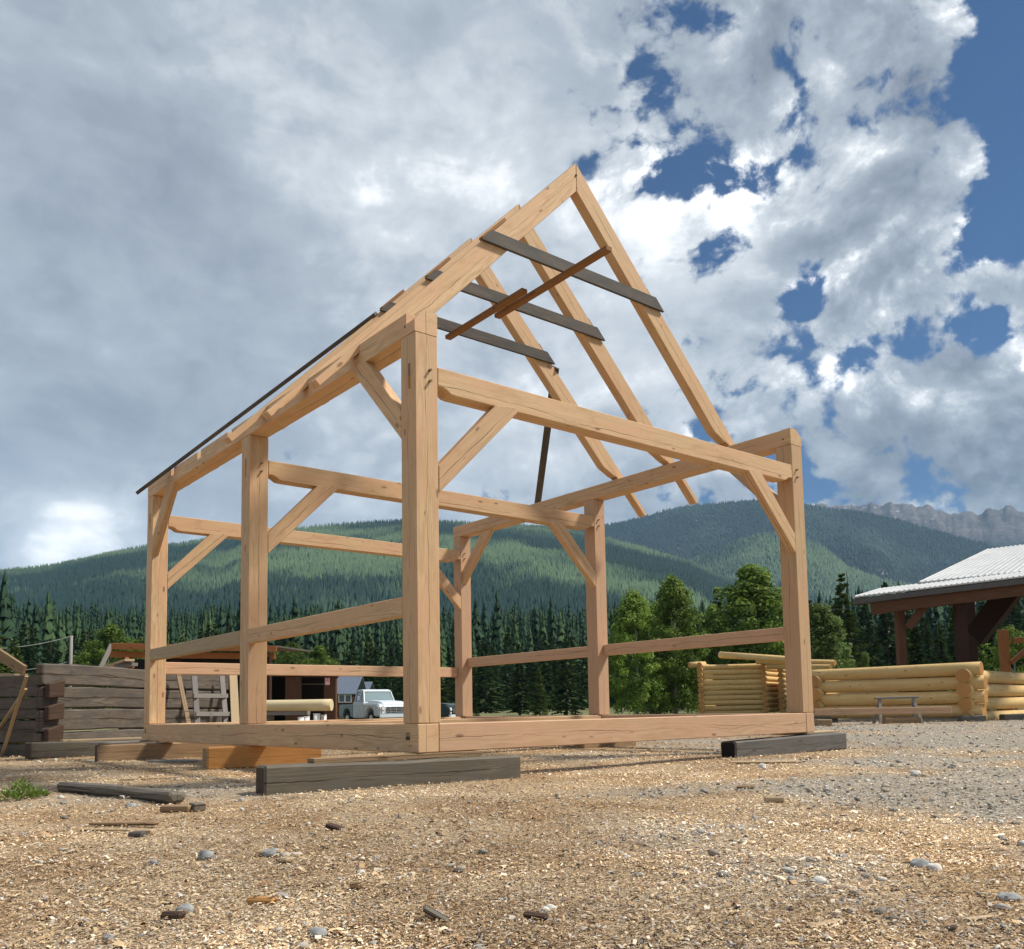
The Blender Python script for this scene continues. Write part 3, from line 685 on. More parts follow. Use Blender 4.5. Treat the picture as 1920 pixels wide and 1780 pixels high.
# ------------------------------------------------------------------ conifers of the far wood: pale stuff, thousands of them
def cone_wood(name, label, x, y, z, h, wd_, cols, tiers, sides, lean=.0):
    """ragged conifers as stacks of open drooping skirts"""
    n = len(x); ring = []; 
    V = []; F = []
    base = 0; vpt = tiers*(sides*2) ; an0 = rng.uniform(0, 2*np.pi, n)
    Vt = np.empty((n, tiers*(sides+1), 3), np.float32); Ct = np.empty((n, tiers*(sides+1), 3), np.float32)
    for k in range(tiers):
        u0 = k/tiers; zt = 1-u0*.92 if tiers > 1 else 1.0; zb = max(.02, 1-(k+1.35)/tiers*.95) if tiers > 1 else .0
        rad = (k+1)/tiers if tiers > 1 else 1.0; rad = rad**.85
        Vt[:, k*(sides+1)] = np.stack([x, y, z+h*zt], -1); Ct[:, k*(sides+1)] = cols*(.9+.25*rng.random((n, 1)))
        for j in range(sides):
            an = an0+2*np.pi*(j+.5*(k % 2))/sides; rj = rad*wd_*rng.uniform(.75, 1.2, n)*((1.0 if j % 2 else .45) if tiers > 1 else 1.0)
            Vt[:, k*(sides+1)+1+j] = np.stack([x+rj*np.cos(an), y+rj*np.sin(an), z+h*(zb+rng.uniform(-.03, .03, n)*(1 if tiers > 1 else 0))], -1)
            Ct[:, k*(sides+1)+1+j] = cols*(.75+.6*rng.random((n, 1)))
    fl = [(k*(sides+1), k*(sides+1)+1+j, k*(sides+1)+1+(j+1) % sides) for k in range(tiers) for j in range(sides)]
    nv = tiers*(sides+1)
    Fa = (np.array(fl)[None]+(np.arange(n)*nv)[:, None, None]).reshape(-1, 3)
    m, t = newmat(name+'_needles'); ca = t.n('ShaderNodeAttribute', attribute_name='Col').outputs['Color']
    finish(m, t, ca, .8, spec=.12)
    o = link(name, np_mesh(name, Vt.reshape(-1, 3), Fa, 3, False, Ct.reshape(-1, 3)), m); tag(o, label, 'forest', kind='stuff'); return o
def wood_on(fn, n, pxr, r0, r1, clear=None):
    az = rng.uniform(az_of(pxr[0]), az_of(pxr[1]), n); r = np.sqrt(rng.uniform(r0**2, r1**2, n)); X, Y = xy(az, r)
    z = fn(az, r, X, Y)
    pn = fbm(X/170+9, Y/170+2, 5); keep = np.ones(n, bool)
    if clear: keep = rng.random(n) > clear*sst(pn, .55, .60)
    return X[keep], Y[keep], z[keep], r[keep], pn[keep]
dk, lt = np.array([.016, .040, .038]), np.array([.092, .145, .085])  # greens pulled towards blue, some distance haze put into the tree colour
X, Y, z, r, pn = wood_on(hA, 80000, (-160, 1560), 520, 1760, .55)
tone = np.clip((fbm(X/230+4, Y/230, 5, .6)-.47)*5.5+rng.normal(0, .12, len(X)), 0, 1)[:, None]
cone_wood('near_hill_forest', 'dark conifers covering the long near hillside with paler cleared patches', X, Y, z-1, rng.uniform(7, 14, len(X)), rng.uniform(1.9, 3.0, len(X)), dk*(1-tone)+lt*tone, 1, 5)
X, Y, z, r, pn = wood_on(hB, 34000, (1000, 2000), 1550, 2450, None)
tone = np.clip((fbm(X/300, Y/300, 4)-.42)*3+rng.normal(0, .22, len(X)), 0, 1)[:, None]
cone_wood('middle_hill_forest', 'pale green conifers on the rounded ridges at the foot of the blue mountain', X, Y, z-1, rng.uniform(9, 16, len(X)), rng.uniform(2.6, 3.8, len(X)), dk*1.1*(1-tone)+lt*tone, 1, 5)
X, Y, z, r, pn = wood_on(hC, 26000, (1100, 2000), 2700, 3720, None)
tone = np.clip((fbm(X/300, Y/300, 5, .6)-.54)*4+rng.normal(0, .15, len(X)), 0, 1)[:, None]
cone_wood('far_hill_forest', 'forest tinted haze blue, covering the high far mountain below the rocky peaks', X, Y, z-1, rng.uniform(9, 16, len(X)), rng.uniform(3.5, 5, len(X)), dk*.75*(1-tone)+lt*np.array([.5, .55, .75])*tone, 1, 4)  # far trees coloured bluer still, haze tint on top of the real air
# valley forest behind the yard
n = 11500
az = rng.uniform(az_of(-160), az_of(2080), n); r = np.sqrt(rng.uniform(130**2, 500**2, n)); X, Y = xy(az, r)
keep = (r > 140+30*fbm(az*20, az*0, 2)); X, Y, az, r = X[keep], Y[keep], az[keep], r[keep]; n = len(X)
pxv = CX+np.tan(az)*CF
z = ground_h(X, Y)-.5
# the rows of tree tops in the photograph, as heights of the trees that stand there
tone = np.clip((fbm(X/45, Y/45, 3)-.5)*2.4+rng.normal(.06, .30, n), 0, 1)[:, None]
h = np.clip(rng.normal(15, 4.2, n), 6, 25)*(1-.25*tone[:, 0])
cone_wood('valley_forest', 'dense dark green conifer forest filling the valley behind the yard', X, Y, z, h, h*rng.uniform(.13, .19, n), np.array([.022, .050, .026])*(1-tone)+np.array([.070, .118, .040])*tone, 13, 12)
# ------------------------------------------------------------------ things round the yard
Rv, Fv = Vector((_rt[0], _rt[1], 0)), Vector((-_rt[1]*1.0, _rt[0]*1.0, 0))
Fv = Vector((math.cos(YAW), math.sin(YAW), 0))
def gnd(px, py):
    d = ray(px, py); k = (GZ-EYE[2])/d[2]; return Vector((EYE+k*d).tolist())
def dirv(a):
    """horizontal direction: a degrees to the left of straight ahead"""
    return Fv*math.cos(R_(a))-Rv*math.sin(R_(a))
def onz(v, z): return Vector((v.x, v.y, z))
gh = lambda v: float(ground_h(np.array([v.x]), np.array([v.y]))[0])

# old squared-timber wall on the left
A0 = Vector((-1.02, 10.35, 0)); wd_ = Vector((2.2, 1.5, 0)).normalized(); wn = Vector((-wd_.y, wd_.x, 0))
T0 = empty('timber_wall', onz(A0, GZ), 'dark old dovetailed timber wall section on the left, four courses high', 'timber wall')
zt = 1.07
for k in range(4):
    z1 = zt-.395*k; z0 = z1-.383 if k < 3 else z1-.36
    timber('wall_timber', onz(A0+wn*(.0,.02,-.012,.015)[k], (z0+z1)/2), onz(A0+wd_*(5.3-.1*k)+wn*(.01,-.01,.02,0)[k], (z0+z1)/2-.012), .17, z1-z0-.012, M['old_wall'], T0, c=.022, warp=.010)
for k in range(4):
    z1 = zt-.19-.395*k; z0 = z1-.37
    if z0 < GZ: z0 = GZ-.02
    a = A0+wd_*.19+wn*.06
    timber('wall_timber', onz(a, (z0+z1)/2), onz(a+wn*5.5, (z0+z1)/2), .34, z1-z0, M['old_wall'], T0, c=.012, warp=.006)
for k in range(3):
    zc = .76-.385*k; e0 = A0-wn*.20
    pr = [(.02, zc-.29), (.36, zc-.27), (.37, zc+.03), (.02, zc-.055)]
    prism('dovetail_end', pr, .112, onz(e0, 0), wd_, (0, 0, 1), M['old_end'], T0, bev=.012)
beam('resting_beam', 'short grey squared beam on the ground beneath the old dovetailed wall', 'beam', (-1.30, 9.62, g+.12), (.50, 9.95, g+.10), .26, .26, M['beam_grey'], ends=M['old_end'])
beam('resting_beam', 'grey beam lying left of the old wall corner', 'beam', (-3.1, 11.6, g+.10), (-1.55, 11.2, g+.10), .24, .24, M['beam_grey'])
beam('scrap_board', 'pale board lying on the grey beam under the old wall', 'board', (-.75, 9.9, g+.262), (.55, 10.02, g+.262), .16, .03, M['board'], c=.003, warp=0)
beam('scrap_board', 'long thin pale board on top of the dull brown beam', 'board', (-.9, 7.30, g+.262), (1.3, 8.4, g+.262), .14, .02, M['board_grey'], c=.003, warp=0)
# leaning sticks and the diagonal board at the left edge
def stick(name, label, p, q, w_, h_, mat, cat='board', group=None):
    return tag(timber(name, p, q, w_, h_, mat, None, c=.003), label, cat, group)
stick('leaning_stick', 'thin tan stick leaning on the old wall corner, reaching the lower left ground', at(3, 1419, 15.3), at(50, 1268, 14.4), .05, .03, M['board'], 'stick')
stick('leaning_stick', 'second tan stick crossing the first beside the old wall corner', at(-14, 1385, 15.6), at(48, 1292, 14.7), .05, .03, M['board'], 'stick')
stick('diagonal_board', 'wide tan board slanting down to the old wall corner at the left edge', at(-60, 1188, 15.6), at(46, 1258, 14.8), .06, .17, M['beam_brown'])
stick('stacked_board', 'pale board lying flat along the top left of the old wall', at(-60, 1264, 19.5), at(40, 1266, 17.5), .25, .05, M['board'])
stick('stacked_board', 'brown board under the flat pale board at the left edge', at(-60, 1272, 19.6), at(41, 1273, 17.6), .25, .09, M['beam_brown'])
# boards and the grey trestle leaning on the old wall, seen through the frame
c0 = A0+wd_*4.0-wn*.2
def wallpt(px, py, off=.25):
    """point on a plane just in front of the old wall"""
    d = Vector(ray(px, py).tolist()); e = Vector(EYE.tolist()); q = A0-wn*off; k = (q-e).dot(wn)/d.dot(wn); return e+d*k
stick('leaning_board', 'narrow orange tan board leaning against the old wall', wallpt(361, 1392, .9), wallpt(334, 1262), .09, .03, M['beam_brown'])
stick('leaning_plank', 'wide yellow plank leaning against the end of the old wall', wallpt(443, 1392, .9), wallpt(437, 1262), .17, .05, M['board'])
TR = empty('pallet_frame', onz(wallpt(395, 1392, .6), GZ), 'grey weathered ladder-like wooden rack leaning on the old wall', 'wooden rack')
for xa, xb in ((373, 364), (427, 416)): timber('rail', wallpt(xa, 1396, .62), wallpt(xb, 1268, .26), .11, .05, M['board_grey'], TR, c=.004)
for k, (y0, xa, xb) in enumerate(((1305, 363, 427), (1339, 367, 431), (1374, 371, 434))): timber('crosspiece', wallpt(xa, y0, .42+.12*k), wallpt(xb, y0, .42+.12*k), .03, .09, M['board_grey'], TR, c=.004)

# ---- round-log walls
def log_wall(parent, a, b, n, dia, z0, over=.45, step=None, ends=True, seed=0, trim=None):
    rr = random.Random(seed); d = (b-a).normalized(); step = step or dia*1.04
    for k in range(n):
        z = z0+step*k; ra, rb = dia/2*rr.uniform(.94, 1.05), dia/2*rr.uniform(.94, 1.05)
        oa, ob = over*rr.uniform(.85, 1.15), over*rr.uniform(.85, 1.15)
        if trim: oa = ob = trim
        rod('log', onz(a-d*oa, z), onz(b+d*ob, z+rr.uniform(-.02, .02)), ra, M['log'], parent, rb, 18, M['log_end'], .028, rr.random(), 12)
P0 = at(1822, 1353, 28.2); P0 = onz(P0, GZ)
dA = dirv(48); dB = dirv(-42)
CR = empty('log_crib', P0, 'large peeled-log wall corner with dark orange cut ends, resting on blocks at the right', 'log wall')
D_ = .43
log_wall(CR, P0, P0+dA*5.0, 4, D_, GZ+.33, .45, .445, seed=2)
log_wall(CR, P0+dA*.05, P0+dB*8, 4, D_, GZ+.55-.445, .42, .445, seed=3)
log_wall(CR, P0+dA*5.0, P0+dA*5.0+dB*7, 3, D_, GZ+.55, .42, .445, seed=4)
for k, (px, py, d_, lb) in enumerate(((1822, 1348, 27.9, 'dark block under the near corner of the large log wall'), (1900, 1346, 29.2, 'dark block under the right wing of the large log wall'), (1700, 1348, 29.6, 'stout round-edged block under the middle of the large log wall'), (1548, 1349, 31.3, 'block under the left end of the large log wall'))):
    q = onz(at(px, 1350, d_), 0); beam('support_block', lb, 'block', onz(q-Rv*.38, GZ+.07), onz(q+Rv*.38, GZ+.07), .35, .26, M['beam_dark'] if k != 2 else M['beam_brown'], 'blocks under the large log wall')
q0, q1 = at(1526, 1332, 26.5), at(1782, 1333, 26.0)
q0.z = q1.z = EYE[2]-.22
timber_o = timber('squared_beam', q0, q1, .2, .19, M['fir_pink'], None, ends=M['beam_grey']); tag(timber_o, 'long pink squared beam on blocks in front of the large log wall', 'beam')
for k, (px, lb) in enumerate(((1543, 'left pale block under the long pink beam'), (1690, 'wide pale block under the long pink beam'))):
    q = onz(at(px, 1345, 26.2), 0); beam('support_block', lb, 'block', onz(q-Rv*(.22+.3*k), GZ+.1), onz(q+Rv*(.22+.3*k), GZ+.1), .3, .19, M['beam_brown'], 'blocks under the long pink beam')
# sawhorse
SH = empty('sawhorse', onz(at(1683, 1352, 26.75), GZ), 'grey sawhorse standing before the large log wall behind the pink beam', 'sawhorse')
sb = onz(at(1683, 1352, 26.75), 0); hx = Rv
timber('top_rail', onz(sb-hx*.66, GZ+.78), onz(sb+hx*.66, GZ+.79), .12, .06, M['board_grey'], SH)
timber('cross_rail', onz(sb-hx*.48, GZ+.45), onz(sb+hx*.48, GZ+.45), .04, .10, M['plank_dark'], SH)
for s1 in (-1, 1):
    for s2 in (-1, 1): timber('leg', onz(sb+hx*s1*.62+Fv*s2*.28, GZ-.01), onz(sb+hx*s1*.50, GZ+.75), .09, .045, M['board_grey'], SH, up=Fv[:])

# ---- small-log shell further back
c1 = onz(at(1436, 1340, 50.5), GZ)
eA = dirv(83); eB = dirv(-7)
SHL = empty('log_shell', c1, 'tall narrow shell of slim peeled logs behind the right frame post', 'log shell')
wz = 3.55
log_wall(SHL, c1, c1+eA*wz, 10, .29, GZ+.25, .0, .292, seed=11, trim=.12)
log_wall(SHL, c1+eA*wz, c1+eA*wz+dirv(-20)*4, 10, .29, GZ+.40, .0, .292, seed=12, trim=.42)
log_wall(SHL, c1-eA*.10, c1-eA*.10+dirv(-30)*3.4, 10, .29, GZ+.40, .0, .292, seed=13, trim=.45)
log_wall(SHL, c1-eA*.95, c1-eA*.95+dirv(-30)*3.0, 9, .29, GZ+.30, .0, .292, seed=14, trim=.3)
rod('plate_log', at(1350, 1228, 51.5), at(1500, 1238, 47.5), .19, M['log'], SHL, .17, 16, M['log_end'])
rod('plate_log', at(1420, 1240, 50.5), at(1566, 1243, 46.5), .17, M['log'], SHL, .15, 16, M['log_end'])
rod('plate_log', at(1292, 1247, 52.0), at(1322, 1246, 52.3), .17, M['log'], SHL, .17, 16, M['log_end'])
rod('plate_log', at(1440, 1250, 50.0), at(1558, 1251, 46.3), .15, M['log'], SHL, .13, 16, M['log_end'])

# ---- metal-roofed shelter at the right
RS = empty('roofed_shelter', onz(at(1700, 1345, 35), GZ), 'open shelter with a pale ribbed metal roof on dark red timber posts', 'shelter')
m, t = newmat('ribbed_metal'); oc = t.n('ShaderNodeTexCoord').outputs['Object']; n_ = t.noise(oc, 1.2, 5, .6)
M['metal'] = finish(m, t, t.ramp(n_, [(.3, (.44, .45, .455)), (.7, (.58, .585, .58))]), .45, n_, .05, .01, spec=.5, metal=.1)
M['gutter'] = flat('dark_fascia', (.085, .08, .075), .5)
def ribbed(name, p00, p10, p01, p11, n, mat, parent, th=.05, rib=.035):
    """sheet with ribs running from the 0 edge up to the 1 edge; real thickness"""
    bm = bmesh.new(); nrm = (p10-p00).cross(p01-p00).normalized()
    if nrm.z < 0: nrm = -nrm
    prof = []
    for i in range(n):
        for u_, h_ in ((0, 0), (.12, rib), (.26, rib), (.38, 0)): prof.append(((i+u_)/n, h_))
    prof.append((1, 0)); tp = []; bt = []
    for u_, h_ in prof:
        a = p00.lerp(p10, u_); b_ = p01.lerp(p11, u_)
        tp.append((bm.verts.new(a+nrm*h_), bm.verts.new(b_+nrm*h_))); bt.append((bm.verts.new(a-nrm*th), bm.verts.new(b_-nrm*th)))
    for i in range(len(prof)-1):
        bm.faces.new((tp[i][0], tp[i+1][0], tp[i+1][1], tp[i][1])); bm.faces.new((bt[i][0], bt[i][1], bt[i+1][1], bt[i+1][0]))
        bm.faces.new((tp[i][0], bt[i][0], bt[i+1][0], tp[i+1][0])); bm.faces.new((tp[i][1], tp[i+1][1], bt[i+1][1], bt[i][1]))
    for k in (0, -1): bm.faces.new((tp[k][0], tp[k][1], bt[k][1], bt[k][0]))
    bmesh.ops.recalc_face_normals(bm, faces=bm.faces); me = bpy.data.meshes.new(name); bm.to_mesh(me); bm.free()
    return link(name, me, mat, parent)
e0, e1 = at(1722, 1092, 35.2), at(2060, 1057, 32.0)
r0_, r1_ = at(1852, 1030, 42.5), at(2090, 1000, 38.5)
ribbed('main_roof', e0, e1, r0_, r1_, 26, M['metal'], RS)
s0, s1 = at(1601, 1119, 34.0), at(2060, 1063, 29.2)
i0, i1 = at(1650, 1104, 36.5), at(2060, 1055, 31.9)
ribbed('lower_roof', s0, s1, i0, i1, 44, M['metal'], RS)
dn = Vector((0, 0, -1))
timber('fascia', s0+dn*.19, s1+dn*.17, .06, .2, M['gutter'], RS)
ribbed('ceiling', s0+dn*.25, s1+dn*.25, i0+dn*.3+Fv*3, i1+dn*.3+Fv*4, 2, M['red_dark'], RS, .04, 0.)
b0, b1 = at(1634, 1143, 33.8), at(2060, 1085, 29.4)
timber('eave_beam', b0, b1, .25, .42, M['red_timber'], RS)
def vpost(px, py, d, w_, mat, top_): 
    q = at(px, py, d); return timber('post', onz(q, GZ-.1), onz(q, top_), w_, w_, mat, RS, up=Fv[:])
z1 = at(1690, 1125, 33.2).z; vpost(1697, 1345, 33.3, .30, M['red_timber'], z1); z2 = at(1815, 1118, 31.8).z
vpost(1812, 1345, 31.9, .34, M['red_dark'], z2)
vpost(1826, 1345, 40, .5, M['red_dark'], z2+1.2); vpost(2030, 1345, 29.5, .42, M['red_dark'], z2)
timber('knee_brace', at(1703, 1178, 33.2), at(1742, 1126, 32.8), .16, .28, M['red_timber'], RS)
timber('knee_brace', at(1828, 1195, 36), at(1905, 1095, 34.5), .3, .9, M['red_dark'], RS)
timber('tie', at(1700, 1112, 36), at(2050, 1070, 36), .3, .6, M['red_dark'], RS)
# timber bent at the right edge
BT = empty('standing_bent', onz(at(1890, 1345, 41), GZ), 'brown timber post with a rail and brace standing at the right edge beyond the logs', 'timber bent')
q = at(1891, 1345, 41); timber('post', onz(q, GZ), onz(q, at(1891, 1180, 41).z), .34, .34, M['orange_fascia'], BT, up=Fv[:])
timber('rail', at(1898, 1201, 41), at(1990, 1200, 41), .26, .26, M['orange_fascia'], BT)
timber('brace', at(1896, 1243, 41), at(1935, 1209, 41), .2, .2, M['orange_fascia'], BT)

# ---- open shed seen through the left bay
SD = empty('open_shed', onz(at(360, 1345, 29), GZ), 'low shed roof with orange brown fascia boards behind the old timber wall', 'shed')
f0, f1 = at(208, 1212, 28), at(519, 1217, 28.6)
timber('fascia', f0, f1, .08, .19, M['orange_fascia'], SD)
timber('fascia', at(207, 1227, 28.3), at(516, 1231, 28.9), .1, .2, M['orange_fascia'], SD)
ribbed('roof', at(192, 1247, 27.0), at(208, 1206, 27.9), at(530, 1250, 27.6), at(520, 1210, 28.5), 1, M['plank_dark'], SD, .04, 0.) if False else None
ribbed('roof', f0+Vector((0, 0, .11)), f1+Vector((0, 0, .11)), f0+Fv*4.5+Vector((0, 0, .25)), f1+Fv*4.5+Vector((0, 0, .25)), 2, M['plank_dark'], SD, .05, 0.)
timber('barge_board', at(189, 1252, 27.6), at(209, 1209, 28.0), .05, .15, M['board_grey'], SD)
box_w = at(225, 1250, 29.5)
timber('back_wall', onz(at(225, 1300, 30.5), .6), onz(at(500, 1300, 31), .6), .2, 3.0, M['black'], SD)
timber('rafter_tail', at(250, 1250, 28), at(236, 1236, 27.6), .1, .16, M['orange_fascia'], SD)
for px in (236, 330, 500): q = at(px, 1345, 28.6); timber('post', onz(q, GZ), onz(q, at(px, 1232, 28.6).z), .25, .25, M['red_dark'], SD, up=Fv[:])
stick('stacked_plank', 'pale plank sloping up onto the top of the old wall', at(200, 1252, 19.5), at(243, 1238, 18.5), .2, .05, M['board'])
stick('stacked_plank', 'short pale plank end lying on the old wall', at(222, 1250, 19), at(250, 1246, 18.6), .2, .07, M['board_grey'])
WS = empty('work_shed', onz(at(590, 1345, 38), GZ), 'dark open-fronted shed with red brown posts seen through the left bay', 'shed')
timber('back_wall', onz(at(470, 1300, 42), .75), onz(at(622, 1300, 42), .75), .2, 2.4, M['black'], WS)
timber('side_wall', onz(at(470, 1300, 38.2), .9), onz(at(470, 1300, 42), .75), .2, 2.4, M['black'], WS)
timber('header', at(470, 1262, 38), at(634, 1264, 38), .3, .3, M['red_dark'], WS)
ribbed('roof', at(465, 1253, 37.6), at(637, 1255, 37.6), at(465, 1253, 43), at(640, 1255, 43), 4, M['plank_dark'], WS, .05, .0)
for px, w_, mt in ((550, .62, 'red_timber'), (620, .5, 'red_timber')):
    q = at(px, 1345, 37.9); timber('post', onz(q, GZ-.05), onz(q, at(px, 1262, 38).z), w_, .3, M[mt], WS, up=Rv[:] if False else Fv[:])
timber('shelf_edge', at(566, 1283, 40.5), at(607, 1283, 40.5), .05, .04, M['board_grey'], WS)
# warning sign on the shed post: white board, red mark
SG = empty('warning_sign', at(614, 1278, 37.7), 'small pale pink sign with a red mark on the shed post', 'sign')
M['white'] = flat('white_paint', (.80, .78, .76), .5, .05); M['red'] = flat('red_paint', (.62, .06, .06), .5, .05)
M['pale_pink'] = flat('faded_pink', (.80, .45, .42), .5, .08)
c = at(614, 1278, 37.66); timber('board', c-Rv*.10, c+Rv*.10, .02, .30, M['pale_pink'], SG, c=.002)
c2 = c-Fv*.016; tri = [c2-Rv*.075+Vector((0, 0, .03)), c2+Rv*.075+Vector((0, 0, .03)), c2+Vector((0, 0, .14))]
for i in range(3): timber('mark', tri[i], tri[(i+1) % 3], .008, .02, M['red'], SG, up=Fv[:], c=.001)
timber('mark', c2-Rv*.06+Vector((0, 0, -.06)), c2+Rv*.06+Vector((0, 0, -.06)), .008, .03, M['white'], SG, c=.001)
# peeled log on trestles and white pails
tag(rod('peeled_log', at(480, 1324, 27.5), at(622, 1322, 27.3), .175, M['log_pale'], None, .18, 20, M['log_pale'], .01, 3, 8), 'pale peeled log lying level in front of the dark shed', 'log')
LB = empty('log_rack', onz(at(560, 1350, 27.6), GZ), 'low grey rack of blocks beneath the pale peeled log', 'rack')
timber('rail', at(500, 1338, 27.6), at(578, 1337, 27.6), .5, .12, M['board_grey'], LB)
for px in (505, 572): q = at(px, 1345, 27.6); timber('leg', onz(q, GZ), onz(q, at(px, 1340, 27.6).z), .25, .2, M['beam_grey'], LB, up=Fv[:])
pail0 = None
for k, (px, hgt, r_) in enumerate(((564, .30, .075), (575, .32, .075), (594, .40, .09), (607, .36, .075))):
    q = onz(at(px, 1350, 26.6+.3*k), GZ)
    lbs = ('small grey white pail left of its twin beneath the pale log', 'second small grey white pail beneath the pale log', 'tallest pale pail below the end of the pale log', 'narrow pale pail right of the tallest one')
    o = empty('pail', q, lbs[k], 'pail', 'pails beneath the pale log')
    rod('bucket', q, q+Vector((0, 0, hgt+.22)), r_*1.0, M['white'], o, r_*1.15, 16); rod('lid', q+Vector((0, 0, hgt+.222)), q+Vector((0, 0, hgt+.245)), r_*1.22, M['white'], o, seg=16)

# ---- red cabins behind the truck
M['slate'] = flat('grey_sheet_roof', (.11, .14, .19), .75, .08); M['glass'] = flat('window_glass', (.10, .13, .15), .1, .05, spec=.6)
def cabin(name, label, pl, pr, d, ytop, yeave, ybot):
    o = empty(name, onz(at((pl+pr)/2, ybot, d), GZ), label, 'cabin', 'red cabins behind the truck')
    a, b_ = at(pl, yeave, d), at(pr, yeave, d); zt_ = at(pl, ytop, d+2.5).z
    n_l = 7; zb = GZ
    for k in range(n_l):
        z = zb+(a.z-zb)*(k+.5)/n_l; timber('wall_log', onz(a, z), onz(b_, z), .2, (a.z-zb)/n_l*.93, M['red_timber'], o)
    timber('back_wall', onz(a+Fv*4, (a.z+zb)/2), onz(b_+Fv*4, (a.z+zb)/2), .2, a.z-zb, M['red_dark'], o)
    ov = Rv*.25
    ribbed('roof', a-ov-Fv*.4+Vector((0, 0, -.1)), b_+ov-Fv*.4+Vector((0, 0, -.1)), onz(a-ov+Fv*2.5, zt_), onz(b_+ov+Fv*2.5, zt_), 10, M['slate'], o, .06, .02)
    ribbed('roof', a-ov+Fv*4.6+Vector((0, 0, -.1)), b_+ov+Fv*4.6+Vector((0, 0, -.1)), onz(a-ov+Fv*2.5, zt_), onz(b_+ov+Fv*2.5, zt_), 10, M['slate'], o, .06, .02)
    return o, a, b_
o1, a, b_ = cabin('log_cabin', 'red log cabin with a grey roof and white-framed windows behind the truck', 628, 662, 66, 1268, 1299, 1340)
for px in (641, 653):
    c = at(px, 1310, 65.75); f_ = timber('window', c-Rv*.2, c+Rv*.2, .05, .5, M['glass'], o1, c=.004)
    for s in (-1, 1):
        timber('frame', c+Rv*s*.22-Vector((0, 0, .28))-Fv*.03, c+Rv*s*.22+Vector((0, 0, .28))-Fv*.03, .05, .06, M['white'], f_, up=Rv[:], c=.002)
        timber('frame', c-Rv*.22+Vector((0, 0, s*.27))-Fv*.035, c+Rv*.22+Vector((0, 0, s*.27))-Fv*.035, .05, .06, M['white'], f_, c=.002)
cabin('log_cabin', 'smaller dark red cabin with a lower grey roof right of the first cabin', 666, 682, 70, 1279, 1307, 1340)

# ---- pickup trucks
def paint(name, c1_, c2_, zsplit=None):
    m, t = newmat(name); oc = t.n('ShaderNodeTexCoord').outputs['Object']; n_ = t.noise(oc, 3.0, 6, .65)
    return finish(m, t, t.mix(t.mr(n_, .45, .7), c1_, c2_), .32, spec=.5)
M['pw'] = paint('chalky_white_paint', (.66, .72, .76), (.52, .60, .66)); M['pb'] = paint('faded_blue_grey_paint', (.22, .29, .33), (.17, .22, .25))
M['pg'] = paint('dark_green_paint', (.012, .03, .03), (.02, .04, .04)); M['chrome'] = flat('dull_chrome', (.6, .62, .64), .25, .05, metal=.8)
M['tyre'] = flat('tyre_rubber', (.025, .025, .027), .85); M['tglass'] = flat('cab_glass', (.22, .30, .32), .08, .1, 1.0, spec=.9)
M['lamp'] = flat('lamp_glass', (.8, .8, .76), .15, .03)
def extr(name, prof, y0, y1, mat, parent, M4, bev=.03, inset=None, smooth=True):
    """side profile (x,z) pushed from y0 to y1; `inset` = (zlow, amount per metre) leans the sides in above zlow"""
    bm = bmesh.new(); n = len(prof)
    f = lambda z: 0 if not inset or z < inset[0] else (z-inset[0])*inset[1]
    v0 = [bm.verts.new((x, y0+f(z), z)) for x, z in prof]; v1 = [bm.verts.new((x, y1-f(z), z)) for x, z in prof]
    bm.faces.new(v0); bm.faces.new(v1[::-1])
    for i in range(n): bm.faces.new((v0[i], v1[i], v1[(i+1) % n], v0[(i+1) % n]))
    bmesh.ops.recalc_face_normals(bm, faces=bm.faces)
    if bev: bmesh.ops.bevel(bm, geom=[e for e in bm.edges if abs(e.calc_face_angle(0)) > .35], offset=bev, segments=3, affect='EDGES', clamp_overlap=True)
    me = bpy.data.meshes.new(name); bm.to_mesh(me); bm.free()
    for p in me.polygons: p.use_smooth = False
    return link(name, me, mat, parent, M4)
